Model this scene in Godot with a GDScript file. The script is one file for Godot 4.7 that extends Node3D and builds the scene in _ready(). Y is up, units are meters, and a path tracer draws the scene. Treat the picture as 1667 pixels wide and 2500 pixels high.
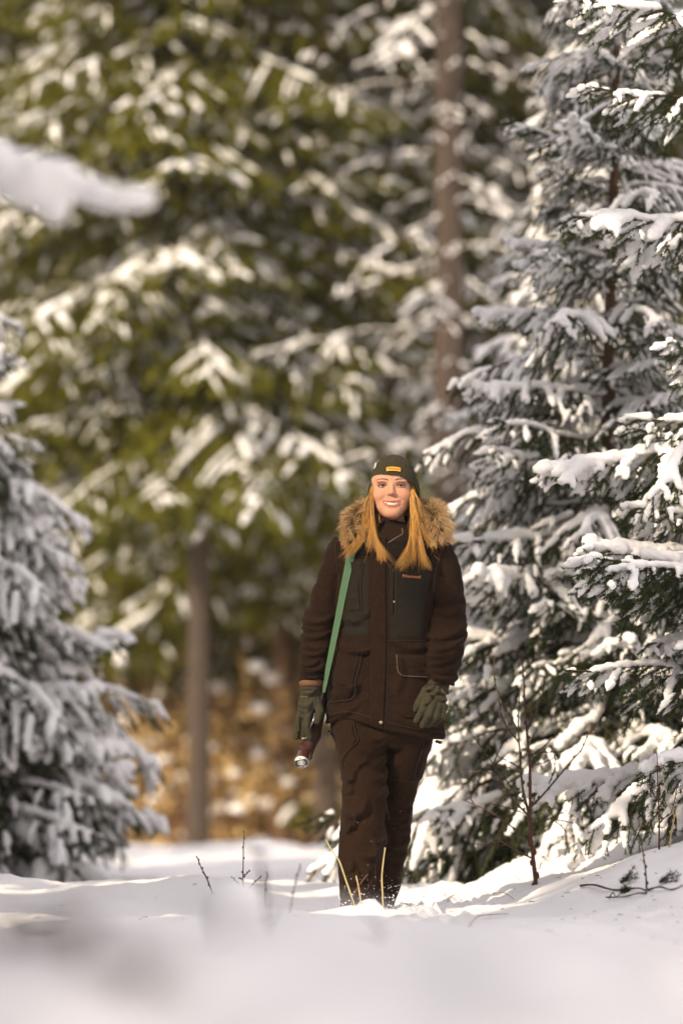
extends Node3D
# A woman walking along a snowy forest path between spruces; the camera stands low in the snow, 14 m away, with a long fast lens.
const FP := 9375.0          # focal length, in pixels of the 1667 x 2500 photograph
const PITCH := 0.0734       # tangent of the upward tilt of the camera
const EYE := Vector3(0.0, 0.42, 0.0)
var rng := RandomNumberGenerator.new()
var mats := {}
var n_low := FastNoiseLite.new()
var n_fine := FastNoiseLite.new()
var origin := Vector3.ZERO  # where the person stands
var taken := {}


func _ready():
	# ---- camera
	var cam := Camera3D.new()
	cam.name = "camera"
	var lens := CameraAttributesPhysical.new()
	lens.frustum_focal_length = 90.0
	lens.frustum_focus_distance = 13.95
	lens.frustum_near = 0.1
	lens.frustum_far = 1500.0
	lens.exposure_aperture = 1.0
	cam.attributes = lens
	cam.position = EYE
	cam.rotation.x = atan(PITCH)
	add_child(cam)
	cam.current = true
	# ---- sky and exposure
	var env := Environment.new()
	env.background_mode = Environment.BG_SKY
	env.tonemap_mode = Environment.TONE_MAPPER_LINEAR
	env.tonemap_exposure = 1.4
	env.fog_enabled = true
	env.fog_mode = Environment.FOG_MODE_EXPONENTIAL
	env.fog_density = 0.0008
	env.fog_light_color = Color(1.0, 0.96, 0.86)
	env.sdfgi_enabled = true
	env.ssao_enabled = true
	env.ssil_enabled = true
	var sky_m := ProceduralSkyMaterial.new()
	sky_m.sky_top_color = Color(0.80, 0.785, 0.80)
	sky_m.sky_horizon_color = Color(0.93, 0.88, 0.86)
	sky_m.sky_curve = 0.25
	sky_m.ground_bottom_color = Color(0.75, 0.73, 0.74)
	sky_m.ground_horizon_color = Color(0.85, 0.82, 0.82)
	sky_m.sky_energy_multiplier = 1.12
	sky_m.ground_energy_multiplier = 1.0
	var sky := Sky.new()
	sky.sky_material = sky_m
	env.sky = sky
	var we := WorldEnvironment.new()
	we.name = "world"
	we.environment = env
	add_child(we)
	# ---- sun: low, from the left
	var sun := DirectionalLight3D.new()
	sun.name = "sun"
	sun.light_color = Color(1.0, 0.92, 0.80)
	sun.light_energy = 1.55
	sun.light_angular_distance = 0.6
	sun.shadow_enabled = true
	add_child(sun)
	sun.look_at_from_position(Vector3(-0.58, 0.46, 0.67) * 10.0, Vector3.ZERO)
	n_low.seed = 11
	n_low.frequency = 1.0
	n_low.fractal_octaves = 2
	n_fine.seed = 5
	n_fine.frequency = 1.0
	n_fine.fractal_octaves = 3
	origin = at(915, 2225, 14.0)
	make_materials()
	snow_ground()
	near_spruces()
	forest()
	undergrowth()
	near_twigs()
	person()
	rifle()


# ------------------------------------------------------------------ places
func at(sx: float, sy: float, d: float) -> Vector3:
	# the point at depth d (metres ahead of the camera) seen at that pixel of the photograph
	var dir := Vector3((sx - 833.5) / FP, -(sy - 1250.0) / FP, -1.0).rotated(Vector3.RIGHT, atan(PITCH))
	return EYE + dir * (d / -dir.z)


func pp(sx: float, sy: float, dz := 0.0) -> Vector3:
	return at(sx, sy, 14.0 - dz) - origin


func px(sx: float) -> float:
	return (sx - 915.0) / (FP / 14.0)


func py(sy: float) -> float:
	return pp(915, sy).y


func on_ground(sx: float, sy: float, from := 7.0) -> Vector3:
	var d := from
	while d < 60.0:
		var p := at(sx, sy, d)
		if p.y <= height(p.x, p.z):
			return Vector3(p.x, height(p.x, p.z), p.z)
		d += 0.02
	return at(sx, sy, 20.0)


func height(x: float, z: float) -> float:
	var d := -z
	var g := 0.30 * smoothstep(0.35, 1.7, x) * smoothstep(10.5, 14.5, d)
	g += 0.10 * exp(-pow((d - 14.9) / 0.8, 2.0)) * smoothstep(-0.05, -0.6, x)
	g -= 0.05 * exp(-pow((d - 18.5) / 1.6, 2.0)) * smoothstep(0.4, -0.6, x)
	g += 0.05 * exp(-pow((d - 27.5) / 2.0, 2.0)) - 0.6 * smoothstep(29.0, 38.0, d)
	g += 0.25 * smoothstep(7.4, 4.4, d) * (1.0 - 0.32 * smoothstep(0.06, 0.42, x))
	g -= 0.05 * exp(-pow((d - 9.0) / 1.2, 2.0))
	var quiet := 1.0 - 0.85 * exp(-(pow(x - 0.12, 2.0) + pow(d - 14.0, 2.0)) * 3.0)
	var soft := 1.0
	if d < 8.0 and d > 1.0:
		g += n_fine.get_noise_2d(x * 5.0 + 11.0, z * 1.6) * 0.042 * smoothstep(8.0, 6.5, d) * smoothstep(1.5, 3.0, d)
	g += n_low.get_noise_2d(x * 0.55, z * 0.4) * 0.07 * quiet
	g += n_fine.get_noise_2d(x * 1.9 + 7.0, z * 1.1) * 0.030 * quiet * soft
	if d < 24.0:
		g += n_fine.get_noise_2d(x * 7.0, z * 4.0 + 31.0) * 0.010 * soft
		# trodden snow beside and behind the walker
		var trod := exp(-pow((x - 0.30 - 0.05 * (d - 14.0)) / 0.22, 2.0)) * smoothstep(12.9, 13.5, d) * smoothstep(17.5, 15.0, d)
		if trod > 0.01:
			g += trod * (0.10 * absf(n_fine.get_noise_2d(x * 9.0 + 3.0, z * 5.0)) - 0.02)
		g += 0.045 * exp(-(pow((x - 0.08) / 0.16, 2.0) + pow((d - 13.74) / 0.10, 2.0)))
	return g


# ------------------------------------------------------------------ names
func numbered(called: String) -> String:
	if not taken.has(called):
		taken[called] = 0
		return called
	taken[called] += 1
	return "%s_%03d" % [called, taken[called]]


func thing(called: String, label: String, category: String, where := Vector3.ZERO, group := "") -> Node3D:
	var o := Node3D.new()
	o.name = numbered(called)
	o.position = where
	add_child(o)
	tag(o, label, category, group)
	return o


func tag(o: Node3D, label: String, category: String, group := ""):
	o.set_meta("label", label)
	o.set_meta("category", category)
	if group != "":
		o.set_meta("group", group)


func part(called: String, mesh: Mesh, mat: Material, parent: Node) -> MeshInstance3D:
	var o := MeshInstance3D.new()
	o.name = called
	o.mesh = mesh
	if mat:
		o.material_override = mat
	parent.add_child(o, true)
	return o


func copies(called: String, mesh: Mesh, mat: Material, places: Array, parent: Node) -> MultiMeshInstance3D:
	var mm := MultiMesh.new()
	mm.transform_format = MultiMesh.TRANSFORM_3D
	mm.mesh = mesh
	mm.instance_count = places.size()
	for i in places.size():
		mm.set_instance_transform(i, places[i])
	var o := MultiMeshInstance3D.new()
	o.name = called
	o.multimesh = mm
	if mat:
		o.material_override = mat
	o.set_meta("kind", "stuff")
	parent.add_child(o, true)
	return o


# ------------------------------------------------------------------ materials
func lin(r: float, g: float, b: float) -> Color:
	return Color(r, g, b).linear_to_srgb()


func noise_tex(freq: float, lo: float, hi: float, sd := 1, octaves := 4) -> NoiseTexture2D:
	var n := FastNoiseLite.new()
	n.seed = sd
	n.frequency = freq
	n.fractal_octaves = octaves
	var ramp := Gradient.new()
	ramp.set_color(0, Color(lo, lo, lo))
	ramp.set_color(1, Color(hi, hi, hi))
	var t := NoiseTexture2D.new()
	t.width = 256
	t.height = 256
	t.seamless = true
	t.noise = n
	t.color_ramp = ramp
	return t


func mat(called: String, c: Color, rough: float, opt := {}) -> StandardMaterial3D:
	var m := StandardMaterial3D.new()
	m.resource_name = called
	m.albedo_color = c
	m.roughness = rough
	m.metallic = opt.get("metal", 0.0)
	m.metallic_specular = opt.get("spec", 0.4)
	if opt.get("vc", false):
		m.vertex_color_use_as_albedo = true
	if opt.has("tex"):
		m.albedo_texture = opt.tex
		m.uv1_triplanar = true
		m.uv1_scale = Vector3.ONE * opt.get("scale", 4.0)
	if opt.has("bump"):
		m.heightmap_enabled = true
		m.heightmap_texture = opt.bump
		m.heightmap_scale = opt.get("relief", 0.3)
		m.uv1_triplanar = true
		m.uv1_scale = Vector3.ONE * opt.get("scale", 4.0)
	if opt.has("rim"):
		m.rim_enabled = true
		m.rim = opt.rim
		m.rim_tint = 0.6
	if opt.has("back"):
		m.backlight_enabled = true
		m.backlight = opt.back
	m.cull_mode = BaseMaterial3D.CULL_DISABLED
	mats[called] = m
	return m


func make_materials():
	var cloud := noise_tex(0.02, 0.72, 1.0, 3)
	var grain := noise_tex(0.12, 0.0, 1.0, 7)
	var weave := noise_tex(0.25, 0.0, 1.0, 9, 2)
	mat("snow", lin(0.87, 0.85, 0.85), 0.85, {"bump": grain, "relief": 0.35, "scale": 3.0, "spec": 0.25})
	mat("snow_load", lin(0.87, 0.86, 0.86), 0.85, {"bump": grain, "relief": 0.12, "scale": 6.0, "spec": 0.2})
	mat("needles", Color.WHITE, 0.6, {"vc": true, "spec": 0.3, "back": lin(0.035, 0.05, 0.008)})
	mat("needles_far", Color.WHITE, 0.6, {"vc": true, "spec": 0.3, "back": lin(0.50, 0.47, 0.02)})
	mat("twig", lin(0.10, 0.062, 0.038), 0.85, {"tex": cloud, "scale": 20.0})
	mat("twig_red", lin(0.13, 0.055, 0.035), 0.7, {"tex": cloud, "scale": 20.0})
	mat("bark", lin(0.165, 0.120, 0.095), 0.9, {"tex": noise_tex(0.05, 0.5, 1.0, 4), "bump": grain, "relief": 2.0, "scale": 3.0})
	mat("bark_red", lin(0.20, 0.11, 0.07), 0.9, {"tex": cloud, "bump": grain, "relief": 1.5, "scale": 4.0})
	mat("straw", lin(0.46, 0.36, 0.18), 0.7)
	mat("straw_green", lin(0.40, 0.37, 0.18), 0.7)
	mat("golden_leaves", Color.WHITE, 0.7, {"vc": true, "spec": 0.2, "back": lin(0.36, 0.21, 0.05)})
	mat("brown_cloth", lin(0.0205, 0.0106, 0.0068), 0.9, {"tex": cloud, "bump": weave, "relief": 0.05, "scale": 9.0, "spec": 0.15, "rim": 0.25})
	mat("trouser_cloth", lin(0.0245, 0.0126, 0.0077), 0.9, {"tex": cloud, "bump": weave, "relief": 0.05, "scale": 9.0, "spec": 0.15, "rim": 0.25})
	mat("olive_cloth", lin(0.0175, 0.0142, 0.0108), 0.85, {"tex": cloud, "bump": weave, "relief": 0.05, "scale": 14.0, "spec": 0.2, "rim": 0.15})
	mat("dark_cloth", lin(0.012, 0.009, 0.008), 0.9, {"tex": cloud, "scale": 9.0, "spec": 0.15})
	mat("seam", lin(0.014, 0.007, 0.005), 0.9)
	mat("piping", lin(0.085, 0.06, 0.045), 0.8)
	mat("fleece", lin(0.16, 0.08, 0.038), 0.95, {"bump": grain, "relief": 0.3, "scale": 20.0})
	mat("glove_cloth", lin(0.052, 0.046, 0.029), 0.9, {"tex": cloud, "bump": weave, "relief": 0.06, "scale": 12.0, "spec": 0.15, "rim": 0.3})
	mat("glove_dark", lin(0.022, 0.024, 0.017), 0.85, {"tex": cloud, "scale": 12.0})
	mat("knit", lin(0.040, 0.034, 0.021), 0.95, {"bump": weave, "relief": 0.1, "scale": 16.0, "spec": 0.1, "rim": 0.3})
	mat("hair", Color.WHITE, 0.42, {"vc": true, "spec": 0.5, "back": lin(0.10, 0.05, 0.01)})
	mat("fur", Color.WHITE, 0.75, {"vc": true, "spec": 0.2, "back": lin(0.12, 0.075, 0.03)})
	var skin := mat("skin", Color.WHITE, 0.6, {"vc": true, "spec": 0.28})
	skin.subsurf_scatter_enabled = true
	skin.subsurf_scatter_strength = 0.12
	mat("eye_white", lin(0.62, 0.58, 0.56), 0.2)
	mat("iris", lin(0.022, 0.036, 0.042), 0.15)
	mat("pupil", lin(0.004, 0.004, 0.004), 0.1)
	mat("brow", lin(0.11, 0.055, 0.032), 0.8)
	mat("lash", lin(0.03, 0.016, 0.012), 0.8)
	mat("tooth", lin(0.72, 0.67, 0.59), 0.25)
	mat("patch_yellow", lin(0.52, 0.27, 0.03), 0.7)
	mat("ink_brown", lin(0.14, 0.06, 0.01), 0.8)
	mat("ink_orange", lin(0.42, 0.17, 0.075), 0.8)
	mat("ink_olive", lin(0.20, 0.16, 0.06), 0.8)
	mat("strap", lin(0.055, 0.125, 0.068), 0.75, {"bump": weave, "relief": 0.05, "scale": 20.0})
	mat("strap_edge", lin(0.12, 0.19, 0.085), 0.75)
	mat("brass", lin(0.30, 0.25, 0.17), 0.35, {"metal": 0.8})
	mat("steel", lin(0.42, 0.42, 0.43), 0.3, {"metal": 0.9})
	mat("blued_steel", lin(0.035, 0.035, 0.04), 0.35, {"metal": 0.7})
	mat("walnut", lin(0.065, 0.022, 0.014), 0.3, {"tex": cloud, "scale": 10.0, "spec": 0.5})
	mat("leather", lin(0.052, 0.017, 0.010), 0.7, {"tex": cloud, "scale": 10.0})
	mat("silver", lin(0.62, 0.60, 0.60), 0.35)
	mat("cap_black", lin(0.025, 0.027, 0.033), 0.4)
	mat("plastic_black", lin(0.012, 0.012, 0.014), 0.3)


# ------------------------------------------------------------------ mesh tools
class MB:
	var v := PackedVector3Array()
	var n := PackedVector3Array()
	var c := PackedColorArray()
	var i := PackedInt32Array()
	var col := Color.WHITE

	func vert(p: Vector3, nor: Vector3) -> int:
		v.append(p)
		n.append(nor)
		c.append(col)
		return v.size() - 1

	func quad(a: int, b: int, d: int, e: int):
		i.append_array(PackedInt32Array([a, b, d, a, d, e]))

	func tube(pts: PackedVector3Array, r0: float, r1: float, sides := 6, cap := true, bulge := 0.0):
		var m := pts.size()
		var first := v.size()
		var ref := Vector3.UP
		if absf((pts[m - 1] - pts[0]).normalized().y) > 0.8:
			ref = Vector3.RIGHT
		for k in m:
			var t := (pts[mini(k + 1, m - 1)] - pts[maxi(k - 1, 0)]).normalized()
			var a := t.cross(ref).normalized()
			var b := a.cross(t)
			var f := float(k) / (m - 1)
			var r := lerpf(r0, r1, f)
			if bulge > 0.0:
				r *= 1.0 + bulge * sin(k * 7.3 + pts[0].x * 50.0)
			for s in sides:
				var q := TAU * s / sides
				var nn := a * cos(q) + b * sin(q)
				vert(pts[k] + nn * r, nn)
		for k in m - 1:
			for s in sides:
				var s2 := (s + 1) % sides
				quad(first + k * sides + s, first + k * sides + s2, first + (k + 1) * sides + s2, first + (k + 1) * sides + s)
		if cap:
			for e in 2:
				var k := 0 if e == 0 else m - 1
				var nn := (pts[0] - pts[1]).normalized() if e == 0 else (pts[m - 1] - pts[m - 2]).normalized()
				var mid := vert(pts[k], nn)
				for s in sides:
					var s2 := (s + 1) % sides
					if e == 0:
						i.append_array(PackedInt32Array([mid, first + k * sides + s2, first + k * sides + s]))
					else:
						i.append_array(PackedInt32Array([mid, first + k * sides + s, first + k * sides + s2]))

	func ball(p: Vector3, r: Vector3, rings := 6, segs := 10):
		var first := v.size()
		for a in rings + 1:
			var th := PI * a / rings
			for b in segs:
				var ph := TAU * b / segs
				var q := Vector3(sin(th) * cos(ph), cos(th), sin(th) * sin(ph))
				vert(p + q * r, (q / r).normalized())
		for a in rings:
			for b in segs:
				var b2 := (b + 1) % segs
				quad(first + a * segs + b, first + (a + 1) * segs + b, first + (a + 1) * segs + b2, first + a * segs + b2)

	func smooth():
		# normals from the faces, weighted by area (front faces run clockwise)
		n.fill(Vector3.ZERO)
		for k in range(0, i.size(), 3):
			var f := (v[i[k + 2]] - v[i[k]]).cross(v[i[k + 1]] - v[i[k]])
			n[i[k]] += f
			n[i[k + 1]] += f
			n[i[k + 2]] += f
		for k in n.size():
			n[k] = n[k].normalized() if n[k].length_squared() > 1e-20 else Vector3.UP

	func commit(onto: ArrayMesh = null, m: Material = null) -> ArrayMesh:
		var out := onto if onto else ArrayMesh.new()
		if i.is_empty():
			return out
		var a := []
		a.resize(Mesh.ARRAY_MAX)
		a[Mesh.ARRAY_VERTEX] = v
		a[Mesh.ARRAY_NORMAL] = n
		a[Mesh.ARRAY_COLOR] = c
		a[Mesh.ARRAY_INDEX] = i
		out.add_surface_from_arrays(Mesh.PRIMITIVE_TRIANGLES, a)
		if m:
			out.surface_set_material(out.get_surface_count() - 1, m)
		return out


# ------------------------------------------------------------------ a distance field on a grid, meshed as surface nets
class Field:
	var o: Vector3
	var h: float
	var nx: int
	var ny: int
	var nz: int
	var d := PackedFloat32Array()
	var fronts := PackedFloat32Array()

	func _init(lo: Vector3, hi: Vector3, cell: float):
		o = lo
		h = cell
		nx = int(ceil((hi.x - lo.x) / cell)) + 2
		ny = int(ceil((hi.y - lo.y) / cell)) + 2
		nz = int(ceil((hi.z - lo.z) / cell)) + 2
		d.resize(nx * ny * nz)
		d.fill(0.2)

	func span(lo: Vector3, hi: Vector3) -> Array:
		return [clampi(int(floor((lo.x - o.x) / h)), 0, nx - 1), clampi(int(ceil((hi.x - o.x) / h)), 0, nx - 1), clampi(int(floor((lo.y - o.y) / h)), 0, ny - 1), clampi(int(ceil((hi.y - o.y) / h)), 0, ny - 1), clampi(int(floor((lo.z - o.z) / h)), 0, nz - 1), clampi(int(ceil((hi.z - o.z) / h)), 0, nz - 1)]

	func cap(a: Vector3, b: Vector3, ra: float, rb: float, k := 0.01, carve := false, sz := 1.0):
		# a tapered capsule; sz > 1 flattens it in depth
		var r := maxf(ra, rb) + k + 2.5 * h
		var s := span(a.min(b) - Vector3(r, r, r), a.max(b) + Vector3(r, r, r))
		var ab := b - a
		ab.z *= sz
		var ll := maxf(ab.length_squared(), 1e-9)
		for iy in range(s[2], s[3] + 1):
			var y: float = o.y + iy * h - a.y
			for iz in range(s[4], s[5] + 1):
				var z: float = (o.z + iz * h - a.z) * sz
				var at: int = (iy * nz + iz) * nx
				for ix in range(s[0], s[1] + 1):
					var x: float = o.x + ix * h - a.x
					var t := clampf((x * ab.x + y * ab.y + z * ab.z) / ll, 0.0, 1.0)
					var ex := x - ab.x * t
					var ey := y - ab.y * t
					var ez := z - ab.z * t
					var e := sqrt(ex * ex + ey * ey + ez * ez) - (ra + (rb - ra) * t)
					var g := d[at + ix]
					if carve:
						var q := maxf(k - absf(g + e), 0.0) / k
						d[at + ix] = maxf(g, -e) + q * q * k * 0.25
					else:
						var q := maxf(k - absf(g - e), 0.0) / k
						d[at + ix] = minf(g, e) - q * q * k * 0.25

	func egg(p: Vector3, r: Vector3, k := 0.01, carve := false, tilt := 0.0):
		var big := maxf(r.x, maxf(r.y, r.z)) + k + 2.5 * h
		var pad := Vector3(big, big, big)
		if tilt == 0.0:
			pad = r + Vector3.ONE * (k + 2.5 * h)
		var s := span(p - pad, p + pad)
		var ct := cos(tilt)
		var st := sin(tilt)
		for iy in range(s[2], s[3] + 1):
			var y0: float = o.y + iy * h - p.y
			for iz in range(s[4], s[5] + 1):
				var z: float = (o.z + iz * h - p.z) / r.z
				var at: int = (iy * nz + iz) * nx
				for ix in range(s[0], s[1] + 1):
					var x0: float = o.x + ix * h - p.x
					var x := (x0 * ct + y0 * st) / r.x
					var y := (y0 * ct - x0 * st) / r.y
					var k0 := sqrt(x * x + y * y + z * z)
					var k1 := sqrt(x * x / (r.x * r.x) + y * y / (r.y * r.y) + z * z / (r.z * r.z))
					var e := k0 * (k0 - 1.0) / maxf(k1, 1e-6)
					var g := d[at + ix]
					if carve:
						var q := maxf(k - absf(g + e), 0.0) / k
						d[at + ix] = maxf(g, -e) + q * q * k * 0.25
					else:
						var q := maxf(k - absf(g - e), 0.0) / k
						d[at + ix] = minf(g, e) - q * q * k * 0.25

	static func row_at(rows: Array, y: float) -> PackedFloat32Array:
		# rows [y, left, right, back, front] with y rising; smooth between them
		var m := rows.size()
		var k := 0
		while k < m - 2 and rows[k + 1][0] < y:
			k += 1
		var f: float = clampf((y - rows[k][0]) / (rows[k + 1][0] - rows[k][0]), 0.0, 1.0)
		var out := PackedFloat32Array()
		for j in range(1, 5):
			out.append(cubic_interpolate(rows[k][j], rows[k + 1][j], rows[maxi(k - 1, 0)][j], rows[mini(k + 2, m - 1)][j], f))
		return out

	func loft(rows: Array, k := 0.01, power := 2.0):
		# a body whose level slices are rounded ovals
		var y0: float = rows[0][0]
		var y1: float = rows[rows.size() - 1][0]
		var lim := k + 3.0 * h
		for iy in ny:
			var y := o.y + iy * h
			if y < y0 - lim or y > y1 + lim:
				continue
			var w := row_at(rows, y)
			var cx := (w[0] + w[1]) * 0.5
			var hx := maxf((w[1] - w[0]) * 0.5, 0.004)
			var cz := (w[2] + w[3]) * 0.5
			var hz := maxf((w[3] - w[2]) * 0.5, 0.004)
			var dy := maxf(y0 - y, y - y1)
			var s := span(Vector3(cx - hx - lim, y, cz - hz - lim), Vector3(cx + hx + lim, y, cz + hz + lim))
			var small := minf(hx, hz)
			for iz in range(s[4], s[5] + 1):
				var v := absf(o.z + iz * h - cz) / hz
				var at := (iy * nz + iz) * nx
				for ix in range(s[0], s[1] + 1):
					var u := absf(o.x + ix * h - cx) / hx
					var e: float
					if power == 2.0:
						var k0 := sqrt(u * u + v * v)
						var k1 := sqrt(u * u / (hx * hx) + v * v / (hz * hz))
						e = k0 * (k0 - 1.0) / maxf(k1, 1e-6) if k0 > 0.3 else -small * 0.7
					else:
						var k0 := pow(pow(u, power) + pow(v, power), 1.0 / power)
						e = (k0 - 1.0) * small
						if v > u * 0.6 and hz > hx:
							e = (k0 - 1.0) * lerpf(small, hz, clampf(v - u, 0.0, 1.0))
						elif u > v * 0.6 and hx > hz:
							e = (k0 - 1.0) * lerpf(small, hx, clampf(u - v, 0.0, 1.0))
					e = maxf(e, dy)
					var g := d[at + ix]
					var q := maxf(k - absf(g - e), 0.0) / k
					d[at + ix] = minf(g, e) - q * q * k * 0.25

	func fold(folds: Array, noise: FastNoiseLite, amp: float, stretch: Vector3):
		# folds [ax, ay, bx, by, width, height]: a ridge with a valley under it; and crumple from noise
		for iy in ny:
			var y := o.y + iy * h
			var near := []
			for f in folds:
				if y > minf(f[1], f[3]) - 7.0 * f[4] and y < maxf(f[1], f[3]) + 7.0 * f[4]:
					near.append(f)
			for iz in nz:
				var z := o.z + iz * h
				var at := (iy * nz + iz) * nx
				for ix in nx:
					var g := d[at + ix]
					if g > 0.022 or g < -0.022:
						continue
					var x := o.x + ix * h
					var up := 0.0
					for f in near:
						var abx: float = f[2] - f[0]
						var aby: float = f[3] - f[1]
						var l: float = sqrt(abx * abx + aby * aby)
						var t: float = ((x - f[0]) * abx + (y - f[1]) * aby) / (l * l)
						if t < -0.25 or t > 1.25:
							continue
						var u: float = ((y - f[1]) * abx - (x - f[0]) * aby) / l * signf(abx + 1e-6) + f[4] * 1.6 * (1.0 - pow(2.0 * t - 1.0, 2.0))
						u /= f[4] * 1.1
						var ease: float = smoothstep(-0.25, 0.2, t) * smoothstep(1.25, 0.8, t)
						up += f[5] * 1.7 * ease * (exp(-u * u) - 0.75 * exp(-(u + 1.5) * (u + 1.5)))
					if amp > 0.0:
						var q := 1.0 - 2.2 * absf(noise.get_noise_3d(x * stretch.x, y * stretch.y, z * stretch.z))
						up += amp * q
					d[at + ix] = g - up

	func front(x: float, y: float) -> float:
		# depth of the surface nearest to +z at (x, y)
		if fronts.is_empty():
			fronts.resize(nx * ny)
			fronts.fill(-9.0)
		var fx := clampf((x - o.x) / h, 0.0, nx - 1.001)
		var fy := clampf((y - o.y) / h, 0.0, ny - 1.001)
		var x0 := int(fx)
		var y0 := int(fy)
		var sum := 0.0
		var wt := 0.0
		for q in 4:
			var cx := x0 + q % 2
			var cy := y0 + q / 2
			var z := column(cx, cy)
			var w := (fx - x0 if q % 2 else 1.0 - fx + x0) * (fy - y0 if q / 2 else 1.0 - fy + y0)
			if z > -5.0:
				sum += z * w
				wt += w
		return sum / wt if wt > 0.001 else 0.0

	func column(cx: int, cy: int) -> float:
		var z := fronts[cy * nx + cx]
		if z > -8.5:
			return z
		z = -8.0
		for iz in range(nz - 2, -1, -1):
			var a := d[(cy * nz + iz) * nx + cx]
			if a < 0.0:
				var b := d[(cy * nz + iz + 1) * nx + cx]
				z = o.z + (iz + a / (a - b)) * h
				break
		fronts[cy * nx + cx] = z
		return z

	func mesh() -> MB:
		var mb := MB.new()
		var id := PackedInt32Array()
		id.resize(d.size())
		id.fill(-1)
		var sy := nz * nx
		var off := PackedInt32Array([0, 1, nx, nx + 1, sy, sy + 1, sy + nx, sy + nx + 1])
		var far := h * 5.0
		for iy in ny - 1:
			for iz in nz - 1:
				var at := (iy * nz + iz) * nx
				for ix in nx - 1:
					var c := at + ix
					var g := d[c]
					if g > far or g < -far:
						continue
					var mask := 0
					for q in 8:
						if d[c + off[q]] < 0.0:
							mask |= 1 << q
					if mask == 0 or mask == 255:
						continue
					var sum := Vector3.ZERO
					var cnt := 0
					for q in 8:
						for ax in 3:
							var bit := 1 << ax
							if q & bit:
								continue
							var q2 := q | bit
							if ((mask >> q) & 1) == ((mask >> q2) & 1):
								continue
							var a := d[c + off[q]]
							var b := d[c + off[q2]]
							var t := a / (a - b)
							# bits: 1 = x, 2 = z, 4 = y
							var p := Vector3(q & 1, (q >> 2) & 1, (q >> 1) & 1)
							if ax == 0:
								p.x += t
							elif ax == 1:
								p.z += t
							else:
								p.y += t
							sum += p
							cnt += 1
					id[c] = mb.vert(o + (Vector3(ix, iy, iz) + sum / cnt) * h, Vector3.UP)
		for iy in range(1, ny - 1):
			for iz in range(1, nz - 1):
				var at := (iy * nz + iz) * nx
				for ix in range(1, nx - 1):
					var c := at + ix
					if id[c] < 0:
						continue
					var a := d[c] < 0.0
					# edge along x, around it cells at -y, -z
					if a != (d[c + 1] < 0.0):
						turn(mb, id[c], id[c - nx], id[c - nx - sy], id[c - sy], a)
					if a != (d[c + nx] < 0.0):
						turn(mb, id[c], id[c - sy], id[c - sy - 1], id[c - 1], a)
					if a != (d[c + sy] < 0.0):
						turn(mb, id[c], id[c - 1], id[c - 1 - nx], id[c - nx], a)
		mb.smooth()
		return mb

	func turn(mb: MB, a: int, b: int, e: int, f: int, inside: bool):
		if a < 0 or b < 0 or e < 0 or f < 0:
			return
		if inside:
			mb.quad(a, b, e, f)
		else:
			mb.quad(a, f, e, b)


func along(pts: PackedVector3Array, steps: int) -> PackedVector3Array:
	# a smooth curve through the points
	var out := PackedVector3Array()
	var m := pts.size()
	for s in steps + 1:
		var f := float(s) / steps * (m - 1)
		var k := mini(int(f), m - 2)
		out.append(pts[k].cubic_interpolate(pts[k + 1], pts[maxi(k - 1, 0)], pts[mini(k + 2, m - 1)], f - k))
	return out


# ------------------------------------------------------------------ the ground
func lines(from: float, to: float, step: float, reach_lo: float, reach_hi: float) -> PackedFloat32Array:
	var out := PackedFloat32Array()
	var below := []
	var q := from - step
	var s := step
	while q > reach_lo:
		below.append(q)
		s *= 1.16
		q -= s
	below.append(reach_lo)
	below.reverse()
	out.append_array(PackedFloat32Array(below))
	q = from
	while q < to:
		out.append(q)
		q += step
	s = step
	while q < reach_hi:
		out.append(q)
		s *= 1.16
		q += s
	out.append(reach_hi)
	return out


func snow_ground():
	var xs := lines(-1.7, 1.9, 0.035, -600.0, 600.0)
	var zs := lines(-19.0, -2.0, 0.05, -900.0, 300.0)
	var mb := MB.new()
	for z in zs:
		for x in xs:
			mb.vert(Vector3(x, height(x, z), z), Vector3.UP)
	var w := xs.size()
	for k in zs.size() - 1:
		for j in w - 1:
			var a := k * w + j
			mb.quad(a, a + 1, a + w + 1, a + w)
	mb.smooth()
	var g := part("snow_ground", mb.commit(), mats.snow, self)
	g.set_meta("kind", "structure")
	g.set_meta("label", "uneven untrodden snow covering the forest path")
	g.set_meta("category", "snow")


# ------------------------------------------------------------------ snowy boughs
func twig_line(a: Vector3, dir: Vector3, length: float, droop: float, up: float, m := 5) -> PackedVector3Array:
	var out := PackedVector3Array()
	for k in m:
		var t := float(k) / (m - 1)
		var p := a + dir * (length * t) + Vector3.DOWN * (droop * length * t * t) + Vector3.UP * (up * length * pow(t, 4.0))
		out.append(p + Vector3(rng.randf_range(-1, 1), rng.randf_range(-1, 1), rng.randf_range(-1, 1)) * 0.012 * length * minf(1.0, k))
	return out


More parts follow.
